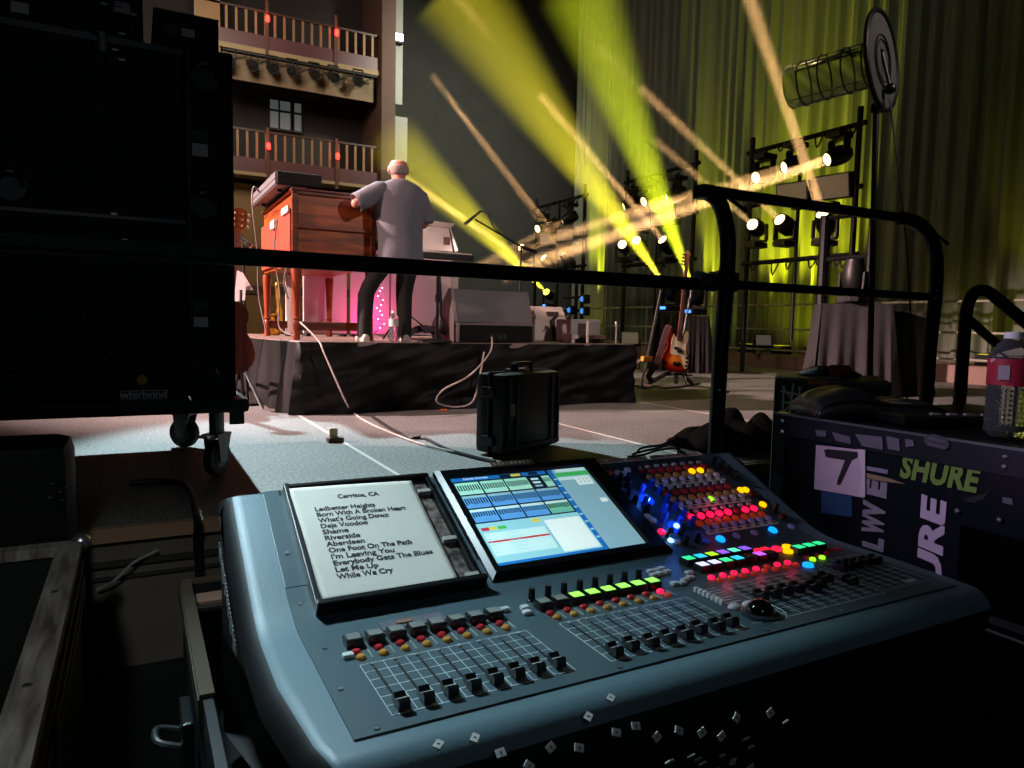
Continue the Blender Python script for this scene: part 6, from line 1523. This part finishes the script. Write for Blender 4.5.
lines = ['Ledbetter Heights', 'Born With A Broken Heart', "What's Going Down", 'Deja Voodoo', 'Shame', 'Riverside', 'Aberdeen', 'One Foot On The Path', "I'm Leaving You", 'Everybody Gets The Blues', 'Let Me Up', 'While We Cry']
wid = [.48, .72, .56, .365, .20, .27, .295, .65, .485, .775, .32, .42]
Hd = (c01-c00).length
def ptext(s, u0, v, w):
    tx = text(s, .0132, INKP, t, (0, 0, 0), X3, Y3, 'lettering', ext=.0001, bold=.0004, align='LEFT', width=w*Wd)
    M = ROOT[t.name]; Mi_ = M.inverted()
    for vv in tx.data.vertices:
        q = M @ vv.co; vv.co = Mi_ @ (sheet(u0+q.x/Wd, v-q.y/Hd) + NV*(.0006+q.z))
ptext('Cerritos, CA', .345, .125, .335)
for k, (s, w_) in enumerate(zip(lines, wid)): ptext(s, .140, .235+.0545*k, w_*.98)
# badge cards under the tray lip
t = thing('laminate_card', 'shiny crumpled laminate card lying behind the left button row, in front of the tray', 'card', Dk(.31, .83))
MB().bx(.262, .345, .812, .838, DZ+.0023, DZ+.0045, bev=.0008).build('card', P('laminate', '#6a6c74', .12, var=.4, scale=40), t)
MB().box(Dk(.292, .826, .0056), (.02, .01, .0015)).build('sticker', P('sticker_tan', '#8a6a5a', .4), t)
# cables resting on the back edge of the desk
t = thing('cable_bundle', 'small tangle of thin black cables lying on the back edge of the mixing desk', 'cables', S(.93, .268, .002))
mb = MB()
for k in range(3):
    mb.tube([S(.865+.01*k, .272, .004+.005*k), S(.90, .270+.004*k, .007+.006*k), S(.935, .276-.004*k, .010+.010*k), S(.965, .268, .020+.010*k), S(.99, .274, .012+.004*k), S(1.01-.01*k, .266, .004)], .0024, 6, 5)
mb.build('cable', CABLE, t, True)

# ---- flight case tray carrying the desk
t = thing('desk_case', 'black flight case base with metal edges that the mixing desk sits in', 'case', (.63, .95, LOWZ))
kx0, kx1, ky0, ky1, kz = .066, 1.215, .50, 1.37, .295
CW = P('case_black_ply', '#0d0f10', .45, var=.3)
MB().bx(kx0, kx1, ky0, ky1, LOWZ+.08, .099).build('base', CW, t)
MB().bx(kx0, kx0+.012, ky0, ky1, .0995, kz).bx(kx1-.012, kx1, ky0, ky1, .0995, kz).bx(kx0+.0125, kx1-.0125, ky1-.012, ky1, .0995, kz).parts('wall', CW, t)
MB().bx(kx0-.004, kx0+.014, .93, ky1+.004, kz, kz+.006).bx(kx0+.0145, kx1-.0145, ky1-.014, ky1+.004, kz, kz+.006).bx(kx0-.006, kx0-.0005, .93, ky1, kz-.03, kz-.0005).parts('edge_extrusion', P('edge_bronze', '#6a6454', .35, .8, var=.2), t)
MB().bx(kx0-.012, kx0-.0005, ky0, .92, .15, .165).bx(kx0-.010, kx0-.0005, ky0, .92, .175, .18).bx(kx0-.012, kx0-.0005, ky0, .92, .115, .13).parts('edge_extrusion', P('edge_alu', '#84888a', .3, .85), t)
MB().bx(kx0+.02, kx0+.085, ky1-.075, ky1-.03, kz-.018, kz-.012).build('paper_label', P('label_brownpink', '#7a5c4c', .7), t)
MB().box((kx0+.05, ky1-.05, kz-.022), (.08, .07, .006)).build('foam_ledge', BLACKM, t)
lt = MB().bx(kx0-.022, kx0-.007, .98, 1.06, .17, .24, bev=.004).build('latch', P('latch_black', '#2a2c2e', .3, .6), t)
MB().tube([Vector((kx0-.024, 1.0, .2)), Vector((kx0-.05, 1.005, .21)), Vector((kx0-.05, 1.04, .21)), Vector((kx0-.024, 1.045, .2))], .005, 8, 4).build('latch_ring', DSTEEL, lt, True)
for x, y in ((kx0+.1, ky0+.1), (kx1-.1, ky0+.1), (kx0+.1, ky1-.1), (kx1-.1, ky1-.1)): MB().cyl((x-.02, y, LOWZ+.041), (x+.02, y, LOWZ+.041), .04).build('caster', RUBBER, t)
